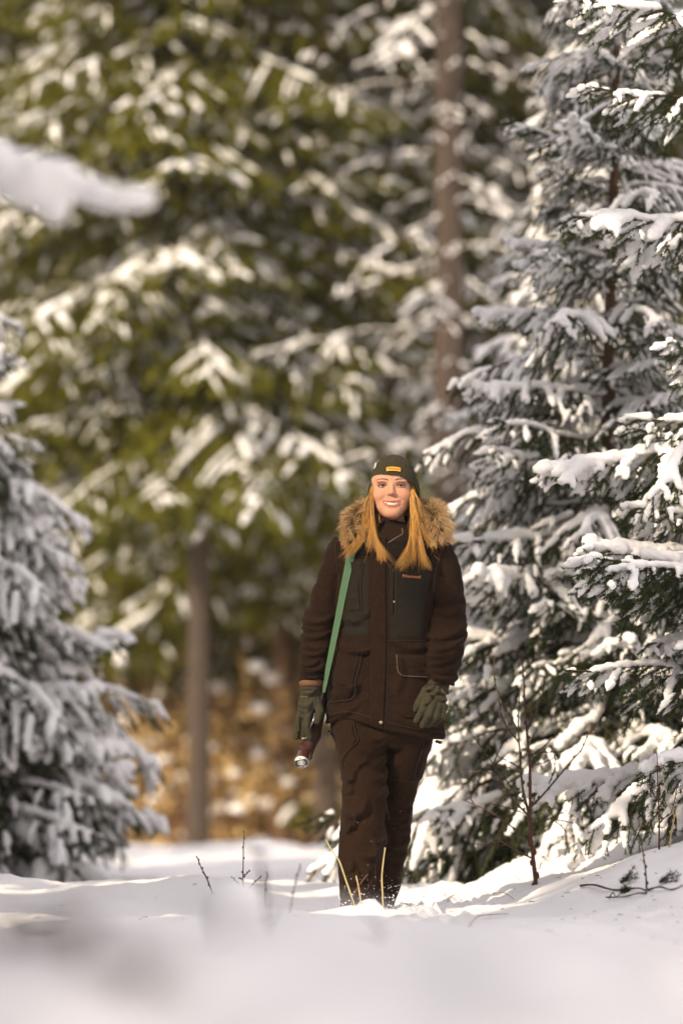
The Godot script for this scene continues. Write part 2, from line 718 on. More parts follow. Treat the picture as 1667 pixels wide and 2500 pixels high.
func bough(sd: int, o: Dictionary) -> Dictionary:
	# one bough along +x with its side twigs: {bough: wood and needles, snow: what lies on it}
	rng.seed = sd
	var long: float = o.long
	var twigs := []      # [points, thickness, level]
	var main := twig_line(Vector3.ZERO, Vector3(1, o.rise, 0).normalized(), long, o.droop, o.up, 9)
	twigs.append([main, 0.011 * o.thick, 0])
	var n: int = o.sides
	for k in n:
		for s in [-1.0, 1.0]:
			var t := (k + 0.6 + (0.25 if s > 0 else -0.25) + rng.randf_range(-0.2, 0.2)) / n * 0.90 + 0.09
			if rng.randf() < o.get("gaps", 0.05):
				continue
			var f := t * 8.0
			var j := mini(int(f), 7)
			var p := main[j].lerp(main[j + 1], f - j)
			var td := (main[j + 1] - main[j]).normalized()
			var ang: float = lerpf(1.12, 0.62, t) + rng.randf_range(-0.15, 0.15)
			var dir: Vector3 = td.rotated(Vector3.UP, ang * s)
			dir.y -= o.hang * rng.randf_range(0.5, 1.3)
			dir = dir.normalized()
			var tl: float = long * (o.wide * pow(1.0 - t, 0.75) * smoothstep(0.0, 0.22, t) + 0.085) * rng.randf_range(0.75, 1.2)
			var side := twig_line(p, dir, tl, o.droop * 0.9, o.up * 0.6)
			twigs.append([side, 0.004 * o.thick, 1])
			var subs := int(tl / o.sub)
			for q in subs:
				var t2 := (q + 0.7) / (subs + 0.5)
				var f2 := t2 * 4.0
				var j2 := mini(int(f2), 3)
				var sdir := (side[j2 + 1] - side[j2]).normalized().rotated(Vector3.UP, rng.randf_range(0.5, 0.9) * (1.0 if q % 2 else -1.0))
				sdir.y -= o.hang * rng.randf_range(0.6, 1.5)
				twigs.append([twig_line(side[j2].lerp(side[j2 + 1], f2 - j2), sdir.normalized(), tl * rng.randf_range(0.28, 0.45) * (1.1 - 0.5 * t2), 0.3, 0.0, 4), 0.0028 * o.thick, 2])
	# wood
	var wood := MB.new()
	for w in twigs:
		wood.tube(w[0], w[1], w[1] * 0.4, 5 if w[2] == 0 else 3, false)
	var mesh := wood.commit(null, mats.twig)
	# needles
	var nd := MB.new()
	var nl: float = o.needle
	for w in twigs:
		var pts: PackedVector3Array = w[0]
		var whole := 0.0
		for k in pts.size() - 1:
			whole += pts[k].distance_to(pts[k + 1])
		var cnt := int(whole / o.every)
		var shade := rng.randf_range(0.75, 1.25)
		for k in cnt:
			var f := (k + rng.randf()) / cnt * (pts.size() - 1)
			if w[2] == 0 and f < (pts.size() - 1) * 0.15:
				continue
			var j := mini(int(f), pts.size() - 2)
			var p := pts[j].lerp(pts[j + 1], f - j)
			var t := (pts[j + 1] - pts[j]).normalized()
			var a := t.cross(Vector3.UP).normalized()
			var b := a.cross(t)
			var q := rng.randf() * TAU
			var rad := a * cos(q) + b * sin(q)
			var dir := (t * 0.75 + rad * 0.8).normalized()
			var wid: Vector3 = dir.cross(Vector3(rng.randf() - 0.5, rng.randf() - 0.5, rng.randf() - 0.5)).normalized() * (o.needle_w * 0.5)
			var tip: Vector3 = p + dir * nl * rng.randf_range(0.75, 1.2)
			var young := rng.randf()
			nd.col = Color(0.022, 0.044, 0.018).lerp(Color(0.055, 0.074, 0.022), young) * shade
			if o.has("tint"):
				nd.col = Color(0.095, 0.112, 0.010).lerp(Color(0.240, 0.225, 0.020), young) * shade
			var nor: Vector3 = wid.cross(dir).normalized()
			if nor.dot(rad) < 0.0:
				wid = -wid
				nor = -nor
			nor = (nor + rad).normalized()
			var v0 := nd.vert(p + wid, nor)
			nd.vert(p - wid, nor)
			nd.vert(tip, nor)
			# clockwise seen from the side of the normal
			nd.i.append_array(PackedInt32Array([v0, v0 + 1, v0 + 2]))
	nd.commit(mesh, mats.needles_far if o.has("tint") else mats.needles)
	# snow
	var lo := Vector3.ONE * 9.0
	var hi := Vector3.ONE * -9.0
	for w in twigs:
		for p in w[0]:
			lo = lo.min(p)
			hi = hi.max(p)
	var big: float = o.snow * 2.2
	var f := Field.new(lo - Vector3(big, big, big), hi + Vector3(big, big * 1.4, big), o.cell)
	for w in twigs:
		if w[2] > 0 and rng.randf() > o.laden * (0.7 if w[2] == 2 else 1.0):
			continue
		var pts: PackedVector3Array = w[0]
		var r: float = o.snow * rng.randf_range(0.6, 1.25) * (1.15 if w[2] == 0 else (1.0 if w[2] == 1 else 0.62))
		var open := false
		for k in pts.size() - 1:
			if rng.randf() > o.cover:
				continue
			var e0 := r * (0.75 if k == 0 else 1.0) * rng.randf_range(0.7, 1.15)
			var e1 := r * (0.55 if k == pts.size() - 2 else 1.0) * rng.randf_range(0.7, 1.15)
			var a := pts[k]
			var b := pts[k + 1]
			if k == 0 and w[2] > 0:
				a = a.lerp(b, 0.3)
			if rng.randf() < 0.3:
				b = a.lerp(b, 0.7)
			f.cap(a + Vector3.UP * e0 * 0.75, b + Vector3.UP * e1 * 0.75, e0, e1, o.snow * 0.7)
	var sm := f.mesh()
	for k in sm.v.size():
		var p: Vector3 = sm.v[k] / o.snow
		sm.v[k] += sm.n[k] * (n_fine.get_noise_3d(p.x * 0.9 + sd, p.y * 0.9, p.z * 0.9) * o.snow * 0.42)
	sm.smooth()
	return {"bough": mesh, "snow": sm.commit()}


func trunk_mesh(tall: float, r0: float, r1: float, lean := Vector3.ZERO, sd := 0.0) -> ArrayMesh:
	var mb := MB.new()
	var pts := PackedVector3Array()
	var m := maxi(12, int(tall * 2.0))
	for k in m + 1:
		var t := float(k) / m
		pts.append(Vector3(0, tall * t - 0.3, 0) + lean * t + Vector3(sin(t * 9.0 + sd), 0, cos(t * 7.0 + sd)) * 0.02 * minf(1.0, tall * 0.1) * sin(t * PI))
	mb.tube(pts, r0, r1, 14, true)
	for k in mb.v.size():
		var p := mb.v[k]
		mb.v[k] += mb.n[k] * n_fine.get_noise_3d(p.x * 30.0, p.y * 5.0, p.z * 30.0 + sd) * r0 * 0.10
	return mb.commit()


func bough_places(o: Dictionary) -> Array:
	# where the boughs of one tree stand: [transform, variant]
	rng.seed = o.seed
	var out := []
	var n: int = o.boughs
	for k in n:
		var t := (k + rng.randf()) / n
		t = pow(t, o.get("bottom", 1.15))
		var y: float = lerpf(o.crown, o.tall * 0.985, t)
		var az: float = k * 2.39996 + rng.randf_range(-0.35, 0.35)
		var reach: float = lerpf(o.reach, 0.12, pow(t, o.get("taper", 1.0))) * rng.randf_range(0.62, 1.22)
		var pitch: float = lerpf(o.low, o.high, t) + rng.randf_range(-0.13, 0.13)
		var b := Basis(Vector3.UP, az) * Basis(Vector3.BACK, pitch) * Basis(Vector3.RIGHT, rng.randf_range(-0.22, 0.22))
		var s: float = reach / o.long
		var girth: float = maxf(s, 0.55) * rng.randf_range(0.9, 1.15)
		var where: Vector3 = Vector3(0, y, 0) + o.get("lean", Vector3.ZERO) * (y / o.tall)
		out.append([Transform3D(b * Basis.from_scale(Vector3(s, girth, girth)), where), rng.randi() % int(o.kinds)])
	return out


var near_kinds := []
var droopy_kinds := []
var far_kinds := []
var bare_kinds := []


func spruce_with_parts(called: String, label: String, where: Vector3, kinds: Array, o: Dictionary):
	var t := thing(called, label, "spruce tree", where, o.get("group", ""))
	part("trunk", trunk_mesh(o.tall, o.girth, 0.008, o.get("lean", Vector3.ZERO), where.x), mats.bark_red, t)
	o.kinds = kinds.size()
	for p in bough_places(o):
		var b := part("branch", kinds[p[1]].bough, null, t)
		b.transform = p[0]
		part("snow", kinds[p[1]].snow, mats.snow_load, b).set_meta("kind", "stuff")


func spruce_in_mass(called: String, label: String, where: Vector3, kinds: Array, o: Dictionary):
	var t := thing(called, label, "spruce tree", where, o.get("group", ""))
	part("trunk", trunk_mesh(o.tall, o.girth, 0.03, o.get("lean", Vector3.ZERO), where.x), mats[o.get("bark", "bark")], t)
	o.kinds = kinds.size()
	var sorted := []
	for k in kinds:
		sorted.append([])
	for p in bough_places(o):
		sorted[p[1]].append(p[0])
	for k in kinds.size():
		if sorted[k].is_empty():
			continue
		copies("crown", kinds[k].bough, null, sorted[k], t)
		copies("snow", kinds[k].snow, mats.snow_load, sorted[k], t)
	if o.has("bare"):
		bare_branches(t, o)


func bare_branches(t: Node3D, o: Dictionary):
	# dead lower branches, thin and grey, a line of snow on each
	rng.seed = o.seed + 77
	for k in int(o.bare):
		var y: float = lerpf(o.bare_from, o.bare_to, (k + rng.randf()) / o.bare)
		var where: Vector3 = Vector3(0, y, 0) + o.get("lean", Vector3.ZERO) * (y / o.tall)
		var b := part("bare_branch", bare_kinds[k % bare_kinds.size()].bough, null, t)
		var s := rng.randf_range(0.5, 1.1)
		b.transform = Transform3D(Basis(Vector3.UP, k * 2.39996 + rng.randf()) * Basis(Vector3.BACK, rng.randf_range(-0.45, 0.0)) * Basis.from_scale(Vector3.ONE * s), where)
		part("snow", bare_kinds[k % bare_kinds.size()].snow, mats.snow_load, b).set_meta("kind", "stuff")


func near_spruces():
	for k in 6:
		near_kinds.append(bough(100 + k, {"long": 0.9, "rise": 0.12, "droop": 0.22, "up": 0.10, "sides": 13, "wide": 0.40, "hang": 0.34, "sub": 0.07, "thick": 0.9, "needle": 0.020, "needle_w": 0.0028, "every": 0.0009, "snow": 0.0175 + 0.003 * (k % 3), "cell": 0.0105, "cover": 0.84, "laden": 0.36 + 0.12 * (k % 3), "gaps": 0.06}))
	for k in 5:
		droopy_kinds.append(bough(140 + k, {"long": 1.1, "rise": 0.05, "droop": 0.40, "up": 0.06, "sides": 12, "wide": 0.40, "hang": 0.34, "sub": 0.09, "thick": 1.0, "needle": 0.019, "needle_w": 0.003, "every": 0.0013, "snow": 0.024, "cell": 0.0145, "cover": 0.82, "laden": 0.44, "gaps": 0.05}))
	# the right-hand pair
	var p := Vector3(1.12, 0.0, -16.6)
	p.y = height(p.x, p.z)
	spruce_with_parts("young_spruce", "tall snow laden young spruce right behind the bare sapling", p, near_kinds + droopy_kinds.slice(0, 2), {"seed": 21, "boughs": 165, "crown": 0.10, "tall": 5.2, "reach": 1.20, "taper": 0.70, "low": -0.18, "high": 0.55, "long": 0.9, "girth": 0.040, "bottom": 1.25, "lean": Vector3(0.10, 0, 0)})
	p = Vector3(1.75, 0.0, -14.9)
	p.y = height(p.x, p.z)
	spruce_with_parts("young_spruce", "bushy snow laden spruce at the right edge, nearest to the woman", p, near_kinds, {"seed": 35, "boughs": 130, "crown": 0.15, "tall": 4.6, "reach": 0.92, "taper": 0.8, "low": -0.05, "high": 0.5, "long": 0.9, "girth": 0.045, "bottom": 1.2})
	aimed_branches(p)
	p = Vector3(1.30, 0.0, -20.5)
	p.y = height(p.x, p.z)
	spruce_with_parts("young_spruce", "low snowy spruce just behind the woman's left side, half hidden by a taller one", p, droopy_kinds, {"seed": 41, "boughs": 190, "crown": 0.1, "tall": 4.4, "reach": 1.25, "taper": 0.9, "low": -0.15, "high": 0.5, "long": 1.1, "girth": 0.04, "bottom": 1.2})
	# the left-hand one, in the shade
	p = Vector3(-2.1, 0.0, -19.5)
	p.y = height(p.x, p.z)
	spruce_with_parts("young_spruce", "broad drooping spruce heavy with bluish snow at the left edge", p, droopy_kinds + near_kinds.slice(0, 4), {"seed": 52, "boughs": 270, "crown": 0.05, "tall": 3.5, "reach": 1.50, "taper": 1.2, "low": -0.24, "high": 0.45, "long": 1.1, "girth": 0.06, "bottom": 1.2})


func aimed_branches(foot: Vector3):
	# the boughs of the nearest spruce that reach into the frame, tip by tip
	var t := get_node("young_spruce_001")
	var k := 0
	for a in [[1428, 1422, 14.1, 0.05, 0], [1442, 1388, 14.3, -0.04, 1], [1422, 1456, 14.0, 0.14, 3], [1392, 28, 14.5, -0.06, 4], [1560, 1092, 14.2, 0.34, 6], [1345, 1190, 14.7, 0.20, 2], [1395, 570, 14.6, 0.05, 5], [1420, 255, 14.6, 0.02, 0], [1380, 1690, 14.4, 0.12, 3], [1420, 1900, 14.5, 0.20, 6]]:
		var tip := at(a[0], a[1], a[2])
		var base := Vector3(foot.x, tip.y + a[3], foot.z)
		var v := tip - base
		var kinds := near_kinds + [droopy_kinds[0]]
		var long := 1.1 if a[4] == 6 else 0.9
		var s := v.length() / long
		var b := part("branch", kinds[a[4]].bough, null, t)
		b.transform = Transform3D(Basis(Vector3.UP, atan2(-v.z, v.x)) * Basis(Vector3.BACK, atan2(v.y, Vector2(v.x, v.z).length()) + 0.08) * Basis.from_scale(Vector3(s, 0.9, 0.9)), base - foot)
		part("snow", kinds[a[4]].snow, mats.snow_load, b).set_meta("kind", "stuff")
		k += 1


func forest():
	for k in 5:
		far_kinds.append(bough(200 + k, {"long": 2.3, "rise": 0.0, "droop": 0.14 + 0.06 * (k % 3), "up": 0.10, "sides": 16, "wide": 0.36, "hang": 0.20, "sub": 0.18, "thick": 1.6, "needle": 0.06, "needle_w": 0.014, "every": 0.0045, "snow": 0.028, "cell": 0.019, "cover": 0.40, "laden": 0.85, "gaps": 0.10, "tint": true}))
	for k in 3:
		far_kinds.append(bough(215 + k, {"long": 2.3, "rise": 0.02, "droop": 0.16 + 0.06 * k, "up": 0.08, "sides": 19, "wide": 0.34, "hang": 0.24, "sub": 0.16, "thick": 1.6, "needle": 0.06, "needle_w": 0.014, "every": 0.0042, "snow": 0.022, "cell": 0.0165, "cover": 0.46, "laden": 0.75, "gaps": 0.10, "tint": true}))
	for k in 3:
		bare_kinds.append(bough(230 + k, {"long": 1.5, "rise": 0.05, "droop": 0.22, "up": 0.05, "sides": 8, "wide": 0.25, "hang": 0.15, "sub": 0.25, "thick": 1.0, "needle": 0.02, "needle_w": 0.003, "every": 0.08, "snow": 0.015, "cell": 0.010, "cover": 0.55, "laden": 0.7, "gaps": 0.2}))
	var far := "tall snowy spruces of the forest behind the path"
	# [x, distance, height, crown from, reach, boughs, girth, bare branches, label]
	var rows := [
		[0.79, 29.5, 19.0, 8.2, 2.4, 120, 0.135, 64, "tall spruce with a long bare grey trunk rising behind the woman's hat"],
		[-1.13, 30.5, 16.0, 3.2, 2.2, 170, 0.095, 0, "spruce with a short sunlit trunk left of the rifle, boughs low over it"],
		[-0.52, 35.0, 18.0, 3.4, 2.7, 230, 0.12, 0, "spruce with a reddish lower trunk just left of the rifle's grip"],
		[-0.13, 33.0, 17.0, 3.5, 2.5, 210, 0.11, 0, "spruce with a dim lower trunk close beside the woman's right thigh"],
		[-2.9, 38.0, 18.0, 3.7, 2.7, 250, 0.15, 0, "large spruce standing behind the drooping spruce of the left edge"],
		[1.95, 34.0, 18.0, 1.6, 2.5, 230, 0.15, 0, "dark spruce in the gap between bare grey trunk and right young spruce"],
		[3.6, 36.0, 19.0, 1.2, 2.9, 240, 0.15, 0, "tall spruce at the upper right corner behind the young spruces"],
		[-1.7, 40.0, 20.0, 3.6, 3.0, 260, 0.16, 0, "spruce of the second row above the short sunlit trunk"],
		[0.75, 42.0, 20.0, 3.0, 3.0, 260, 0.16, 0, "spruce seen past the left side of the bare grey trunk"],
		[-4.4, 43.0, 20.0, 3.4, 3.0, 240, 0.16, 0, "far spruce at the upper left corner of the view"],
		[3.0, 47.0, 21.0, 1.6, 3.0, 240, 0.16, 0, ""],
		[-0.6, 50.0, 21.0, 2.8, 3.1, 260, 0.17, 0, ""],
		[2.0, 56.0, 21.0, 2.0, 3.1, 260, 0.17, 0, ""],
		[-3.0, 54.0, 21.0, 2.4, 3.1, 260, 0.17, 0, ""],
		[5.0, 54.0, 21.0, 1.6, 3.1, 240, 0.17, 0, ""],
		[0.5, 66.0, 22.0, 1.6, 3.2, 260, 0.18, 0, ""],
		[-2.2, 68.0, 22.0, 1.6, 3.2, 260, 0.18, 0, ""],
		[3.6, 67.0, 22.0, 1.2, 3.2, 260, 0.18, 0, ""],
		[-5.2, 66.0, 22.0, 1.6, 3.2, 240, 0.18, 0, ""],
		[6.2, 66.0, 22.0, 1.2, 3.2, 240, 0.18, 0, ""],
		[-1.05, 44.0, 19.0, 5.0, 2.6, 190, 0.11, 0, "slim far trunk in the golden light between short sunlit trunk and reddish trunk"],
		[-1.95, 41.0, 19.0, 4.8, 2.4, 180, 0.11, 0, "slim far trunk just right of the drooping left edge spruce"],
		[0.05, 37.5, 18.0, 3.0, 2.6, 230, 0.13, 0, "broad spruce filling the middle above the woman, left of the grey trunk"],
		[1.35, 38.5, 19.0, 2.2, 2.6, 230, 0.13, 0, "dim spruce right of the bare grey trunk, behind the young spruces"],
		[-1.2, 46.0, 18.0, 3.2, 2.8, 230, 0.12, 0, "spruce far behind the spruce with the short sunlit trunk"],
		[-3.9, 41.0, 18.0, 3.5, 2.6, 230, 0.13, 0, "spruce above the top of the drooping left edge spruce"],
	]
	for k in rows.size():
		var r: Array = rows[k]
		var p := Vector3(r[0], 0, -r[1])
		p.y = height(p.x, p.z)
		var label: String = r[8]
		var o := {"seed": 300 + k, "boughs": int(r[5] * 2.0), "crown": r[3], "tall": r[2], "reach": r[4] * 0.92, "taper": 1.7, "low": -0.36, "high": 0.30, "long": 2.3, "girth": r[6], "bottom": 1.1, "group": far}
		if label == "":
			label = "tall snowy spruce deep in the blurred forest behind the nearer spruces"
		if k == 0:
			o.bare = r[7]
			o.bare_from = 2.0
			o.bare_to = 9.0
			o.lean = Vector3(0.15, 0, 0)
		if k == 2:
			o.bark = "bark_red"
		spruce_in_mass("spruce_tree", label, p, far_kinds, o)
	# more of the forest on the left, outside the frame: its shade lies over the path
	var out := [[-4.7, 14.6, 9.0], [-5.4, 17.4, 11.0], [-3.8, 0.3, 9.0], [-6.4, 20.5, 10.0], [-4.4, 6.9, 9.0], [-4.0, 5.0, 9.0], [-3.6, 2.6, 9.0], [-6.6, 12.5, 11.0], [-4.1, 10.3, 3.3], [-4.3, 12.3, 3.6], [-4.5, 10.4, 14.0]]
	for k in out.size():
		var p := Vector3(out[k][0], 0, -out[k][1])
		p.y = height(p.x, p.z)
		spruce_in_mass("edge_spruce", "snowy spruce of the forest edge left of the path, outside the view", p, far_kinds, {"seed": 400 + k, "boughs": 200 if out[k][1] < 9.0 or k < 2 else (85 if k < 8 else (130 if k < 10 else 64)), "crown": 0.5 if k < 10 else 6.6, "tall": out[k][2], "reach": minf(2.2, out[k][2] * 0.45), "taper": 0.9, "low": -0.35, "high": 0.35, "long": 2.3, "girth": 0.013 * out[k][2], "bottom": 1.1, "group": "spruces along the left of the path"})


# ------------------------------------------------------------------ golden undergrowth under the far trees
func undergrowth():
	var kinds := []
	for k in 3:
		rng.seed = 500 + k
		var stems := MB.new()
		var leaves := MB.new()
		var snow := MB.new()
		for s in 9:
			var dir := Vector3(rng.randf_range(-0.5, 0.5), 1.0, rng.randf_range(-0.5, 0.5)).normalized()
			var pts := twig_line(Vector3(rng.randf_range(-0.15, 0.15), -0.1, rng.randf_range(-0.15, 0.15)), dir, rng.randf_range(1.1, 1.9), 0.25, 0.0, 6)
			stems.tube(pts, 0.010, 0.003, 4, false)
			for q in 7:
				var t := rng.randf_range(0.2, 1.0) * 5.0
				var j := mini(int(t), 4)
				var a := pts[j].lerp(pts[j + 1], t - j)
				var side := twig_line(a, Vector3(rng.randf_range(-1, 1), rng.randf_range(-0.2, 0.7), rng.randf_range(-1, 1)).normalized(), rng.randf_range(0.2, 0.5), 0.3, 0.0, 4)
				stems.tube(side, 0.004, 0.002, 3, false)
				for l in 16:
					var p := side[rng.randi() % 4] + Vector3(rng.randf_range(-1, 1), rng.randf_range(-1, 1), rng.randf_range(-1, 1)) * 0.05
					var u := Vector3(rng.randf_range(-1, 1), rng.randf_range(-1, 0.6), rng.randf_range(-1, 1)).normalized() * rng.randf_range(0.03, 0.06)
					var w := u.cross(Vector3(rng.randf_range(-1, 1), 1.0, rng.randf_range(-1, 1))).normalized() * u.length() * 0.3
					var nor := w.cross(u).normalized()
					leaves.col = Color(0.45, 0.29, 0.10).lerp(Color(0.72, 0.56, 0.29), rng.randf())
					var v0 := leaves.vert(p, nor)
					leaves.vert(p + u * 0.5 + w, nor)
					leaves.vert(p + u, nor)
					leaves.vert(p + u * 0.5 - w, nor)
					leaves.quad(v0, v0 + 1, v0 + 2, v0 + 3)
				if rng.randf() < 0.34:
					var sp := side[1 + rng.randi() % 3]
					var r := rng.randf_range(0.018, 0.04)
					snow.ball(sp + Vector3.UP * r * 0.6, Vector3(r * 1.5, r * 0.8, r * 1.3), 5, 8)
		leaves.n.fill(Vector3.ZERO)
		leaves.smooth()
		kinds.append([stems.commit(), leaves.commit(), snow.commit()])
	rng.seed = 540
	for k in 60:
		var d := 33.5 + 22.0 * (k + rng.randf()) / 60.0
		var x := (rng.randf_range(-560.0, 300.0) / FP) * d
		var p := Vector3(x, 0, -d)
		p.y = height(p.x, p.z) - 0.05
		var t := thing("golden_shrub", "golden brown shrub with withered leaves low under the far trees", "shrub", p, "withered shrubs under the far trees")
		t.rotation.y = rng.randf() * TAU
		t.scale = Vector3.ONE * rng.randf_range(0.9, 1.6) * (1.1 + 0.034 * (d - 30.0))
		part("stems", kinds[k % 3][0], mats.twig_red, t)
		part("leaves", kinds[k % 3][1], mats.golden_leaves, t).set_meta("kind", "stuff")
		part("snow", kinds[k % 3][2], mats.snow_load, t).set_meta("kind", "stuff")


# ------------------------------------------------------------------ small plants and bits near the focus
func z7(pts: Array, d: float, ox := 1000.0, oy := 1000.0, s := 1.96) -> PackedVector3Array:
	# points read off an enlarged view of the photograph, standing at depth d
	var out := PackedVector3Array()
	for k in range(0, pts.size(), 2):
		out.append(at(ox + pts[k] / s, oy + pts[k + 1] / s, d))
	return out


func budded(mb: MB, pts: PackedVector3Array, r0: float, r1: float, depth_sway := 0.0, buds := true):
	var n := pts.size()
	var p2 := PackedVector3Array()
	for k in n:
		p2.append(pts[k] + Vector3(0, 0, depth_sway * k / maxf(n - 1, 1)))
	var c := along(p2, n * 4)
	mb.tube(c, r0, r1, 5, true, 0.10)
	if buds:
		for k in range(2, c.size(), 2):
			var r := lerpf(r0, r1, float(k) / c.size()) * 1.1 + 0.0012
			mb.ball(c[k] + Vector3(r * 0.8 * (1 if k % 4 else -1), r * 0.5, 0), Vector3(r * 0.8, r * 1.3, r * 0.8), 4, 6)


func near_twigs():
	rng.seed = 900
	# the bare sapling
	var d := 14.25
	var foot := on_ground(1308, 2161, 12.5)
	d = -foot.z
	var t := thing("bare_sapling", "thin bare brown sapling with many fine twigs, right of the woman", "sapling", foot)
	var stem := MB.new()
	budded(stem, sub(z7([605, 2330, 603, 2275, 590, 2150, 578, 2050, 575, 1900, 573, 1700, 560, 1550, 548, 1400, 545, 1290, 530, 1165], d), foot), 0.0100, 0.0022, 0.0, true)
	part("stem", stem.commit(), mats.twig_red, t)
	var lines_ := [
		[[578, 1960, 540, 1820, 525, 1650, 515, 1500, 522, 1360], 0.0045, 0.05], [[518, 1590, 450, 1500, 420, 1390], 0.0026, 0.08], [[515, 1530, 430, 1370, 405, 1280, 407, 1180], 0.0026, -0.06],
		[[560, 1540, 600, 1450, 630, 1370, 640, 1280], 0.0028, 0.05], [[560, 1530, 578, 1460, 565, 1415], 0.0024, 0.1], [[578, 1900, 640, 1840, 760, 1700, 830, 1620, 862, 1540], 0.0036, -0.12],
		[[665, 1790, 690, 1720, 690, 1660], 0.0020, 0.04], [[570, 1945, 470, 1840, 395, 1700, 285, 1550], 0.0034, 0.14], [[395, 1700, 430, 1620, 455, 1540], 0.0018, 0.05],
		[[410, 1750, 340, 1730, 285, 1740], 0.0016, -0.04], [[578, 2070, 480, 1990, 400, 1930, 265, 1870], 0.0036, -0.15], [[440, 1950, 380, 1935, 330, 1940], 0.0018, 0.05],
		[[580, 2145, 500, 2105, 420, 2060, 350, 2090], 0.0030, 0.12], [[500, 2100, 460, 2060, 430, 2040], 0.0018, -0.05], [[460, 2080, 400, 2085, 290, 2075], 0.0016, 0.06],
		[[583, 2020, 610, 1985, 670, 1960, 760, 1920], 0.0026, -0.10], [[670, 1955, 720, 1990, 745, 2025], 0.0018, 0.04], [[680, 1965, 730, 1968, 785, 1980], 0.0016, -0.05],
		[[575, 1660, 640, 1610, 715, 1530], 0.0020, 0.10], [[575, 1650, 650, 1640, 740, 1637], 0.0018, -0.08], [[540, 1720, 480, 1690, 420, 1660], 0.0018, 0.06], [[530, 1740, 470, 1715, 410, 1695], 0.0016, 0.08],
		[[560, 1900, 480, 1800, 440, 1730], 0.0022, -0.08], [[540, 1930, 470, 1905, 400, 1890], 0.0018, 0.05], [[300, 1885, 290, 1860, 268, 1868], 0.0012, 0.02], [[600, 1700, 640, 1690, 690, 1665], 0.0016, 0.04],
	]
	for l in lines_:
		var mb := MB.new()
		budded(mb, sub(z7(l[0], d), foot), l[1] * 1.4, 0.0015, l[2])
		part("branch", mb.commit(), mats.twig, t)
	# thin sprigs standing in the snow
	var sprigs := [
		["brown twig leaning left out of the snow, leftmost of the small twigs", "twig", [[526, 2200, 507, 2149, 491, 2117, 482, 2093]], "twig_red", 0.0032],
		["upright brown twig with three side shoots in the snow, tallest of the small twigs", "twig", [[593, 2195, 594, 2096, 596, 2031], [592, 2172, 580, 2156, 567, 2142], [594, 2143, 602, 2133, 610, 2126], [594, 2188, 616, 2160, 638, 2140], [592, 2150, 588, 2146, 585, 2145]], "twig_red", 0.0030],
		["short upright twig just right of the twig with three side shoots", "twig", [[652, 2232, 649, 2173, 654, 2131]], "twig", 0.0028],
		["slanting thin twig in the snow, nearest to the woman's right boot", "twig", [[707, 2226, 721, 2156, 734, 2112]], "twig_red", 0.0028],
		["long dry straw with a kink leaning over the woman's right trouser hem", "straw", [[866, 2214, 862, 2200, 843, 2145, 828, 2102, 813, 2081, 795, 2049]], "straw_green", 0.0034],
		["short stub of straw in front of the woman's right boot", "straw", [[881, 2206, 879, 2190, 874, 2160, 869, 2138]], "straw", 0.0032],
		["reddish twig crossing the short straw at the woman's right boot", "twig", [[858, 2206, 863, 2186, 878, 2159, 898, 2134]], "twig_red", 0.0030],
		["tall yellow straw upright between the woman's legs", "straw", [[935, 2222, 934, 2190, 932, 2140, 936, 2100, 940, 2069]], "straw", 0.0031],
	]
	for k in sprigs.size():
		var s: Array = sprigs[k]
		var p0: Array = s[2][0]
		var base := on_ground(p0[0], p0[1], 12.2)
		if k >= 4:
			base = at(p0[0], p0[1], 13.72)
		var o := thing("twig" if s[1] == "twig" else "straw", s[0], s[1], base)
		for j in s[2].size():
			var mb := MB.new()
			budded(mb, sub(z7(s[2][j], -base.z, 0, 0, 1.0), base), s[4] * (1.0 if j == 0 else 0.7), s[4] * (0.5 if k < 4 else 0.8), 0.0, k < 4)
			part("stem" if j == 0 else "shoot", mb.commit(), mats[s[3]], o)
	# taller thin stems by the right edge
	var stems := [
		["straight reddish stem with side shoots before the right edge spruce", [[1192, 2110, 1190, 1960, 1185, 1850, 1178, 1650], [1187, 1870, 1160, 1840, 1138, 1805], [1190, 1980, 1220, 1950, 1250, 1920, 1275, 1800]], 14.8, "twig_red"],
		["crooked yellowish stem beside the straight reddish stem at the right edge", [[1240, 2095, 1250, 2010, 1262, 1950, 1240, 1900, 1215, 1800, 1200, 1700], [1262, 1950, 1275, 1900, 1270, 1860]], 14.9, "straw"],
		["lone thin grey stem in the snow above the small green sprig", [[1132, 2300, 1125, 2200, 1112, 2120, 1090, 1960]], 13.95, "twig"],
	]
	for s in stems:
		var p0: Array = s[1][0]
		var base := on_ground(1000 + p0[0] / 1.96, 1000 + p0[1] / 1.96, 12.2)
		var o := thing("dry_plant", s[0], "stem", base)
		for j in s[1].size():
			var mb := MB.new()
			budded(mb, sub(z7(s[1][j], -base.z), base), 0.0036 if j == 0 else 0.0022, 0.0014, 0.03)
			part("stem" if j == 0 else "shoot", mb.commit(), mats[s[3]], o)
	# bits lying on the snow
	var lying := [
		["forked dark stick lying on the snow at the lower right", "stick", [1416, 2166, 1450, 2174, 1500, 2178, 1560, 2180, 1577, 2183, 1555, 2193, 1520, 2196, 1478, 2203], "twig", 0.0042],
		["long thin stick running off the right edge on the snow", "stick", [1580, 2176, 1610, 2177, 1640, 2174, 1680, 2168], "twig", 0.0040],
		["short straw lying on the snow below the sapling", "straw", [1203, 2182, 1230, 2189, 1254, 2196], "straw", 0.0022],
		["curved brown stalk lying on the snow, lowest of the lying bits", "stalk", [1144, 2262, 1165, 2249, 1195, 2240, 1240, 2241], "twig", 0.0022],
		["short pale straw sticking from the snow right of the woman's boots", "straw", [1094, 2204, 1105, 2196, 1116, 2188], "straw", 0.0026],
		["reddish curled needle shoot on the snow beside the forked stick", "shoot", [1485, 2195, 1495, 2191, 1503, 2193, 1515, 2189], "twig_red", 0.0026],
	]
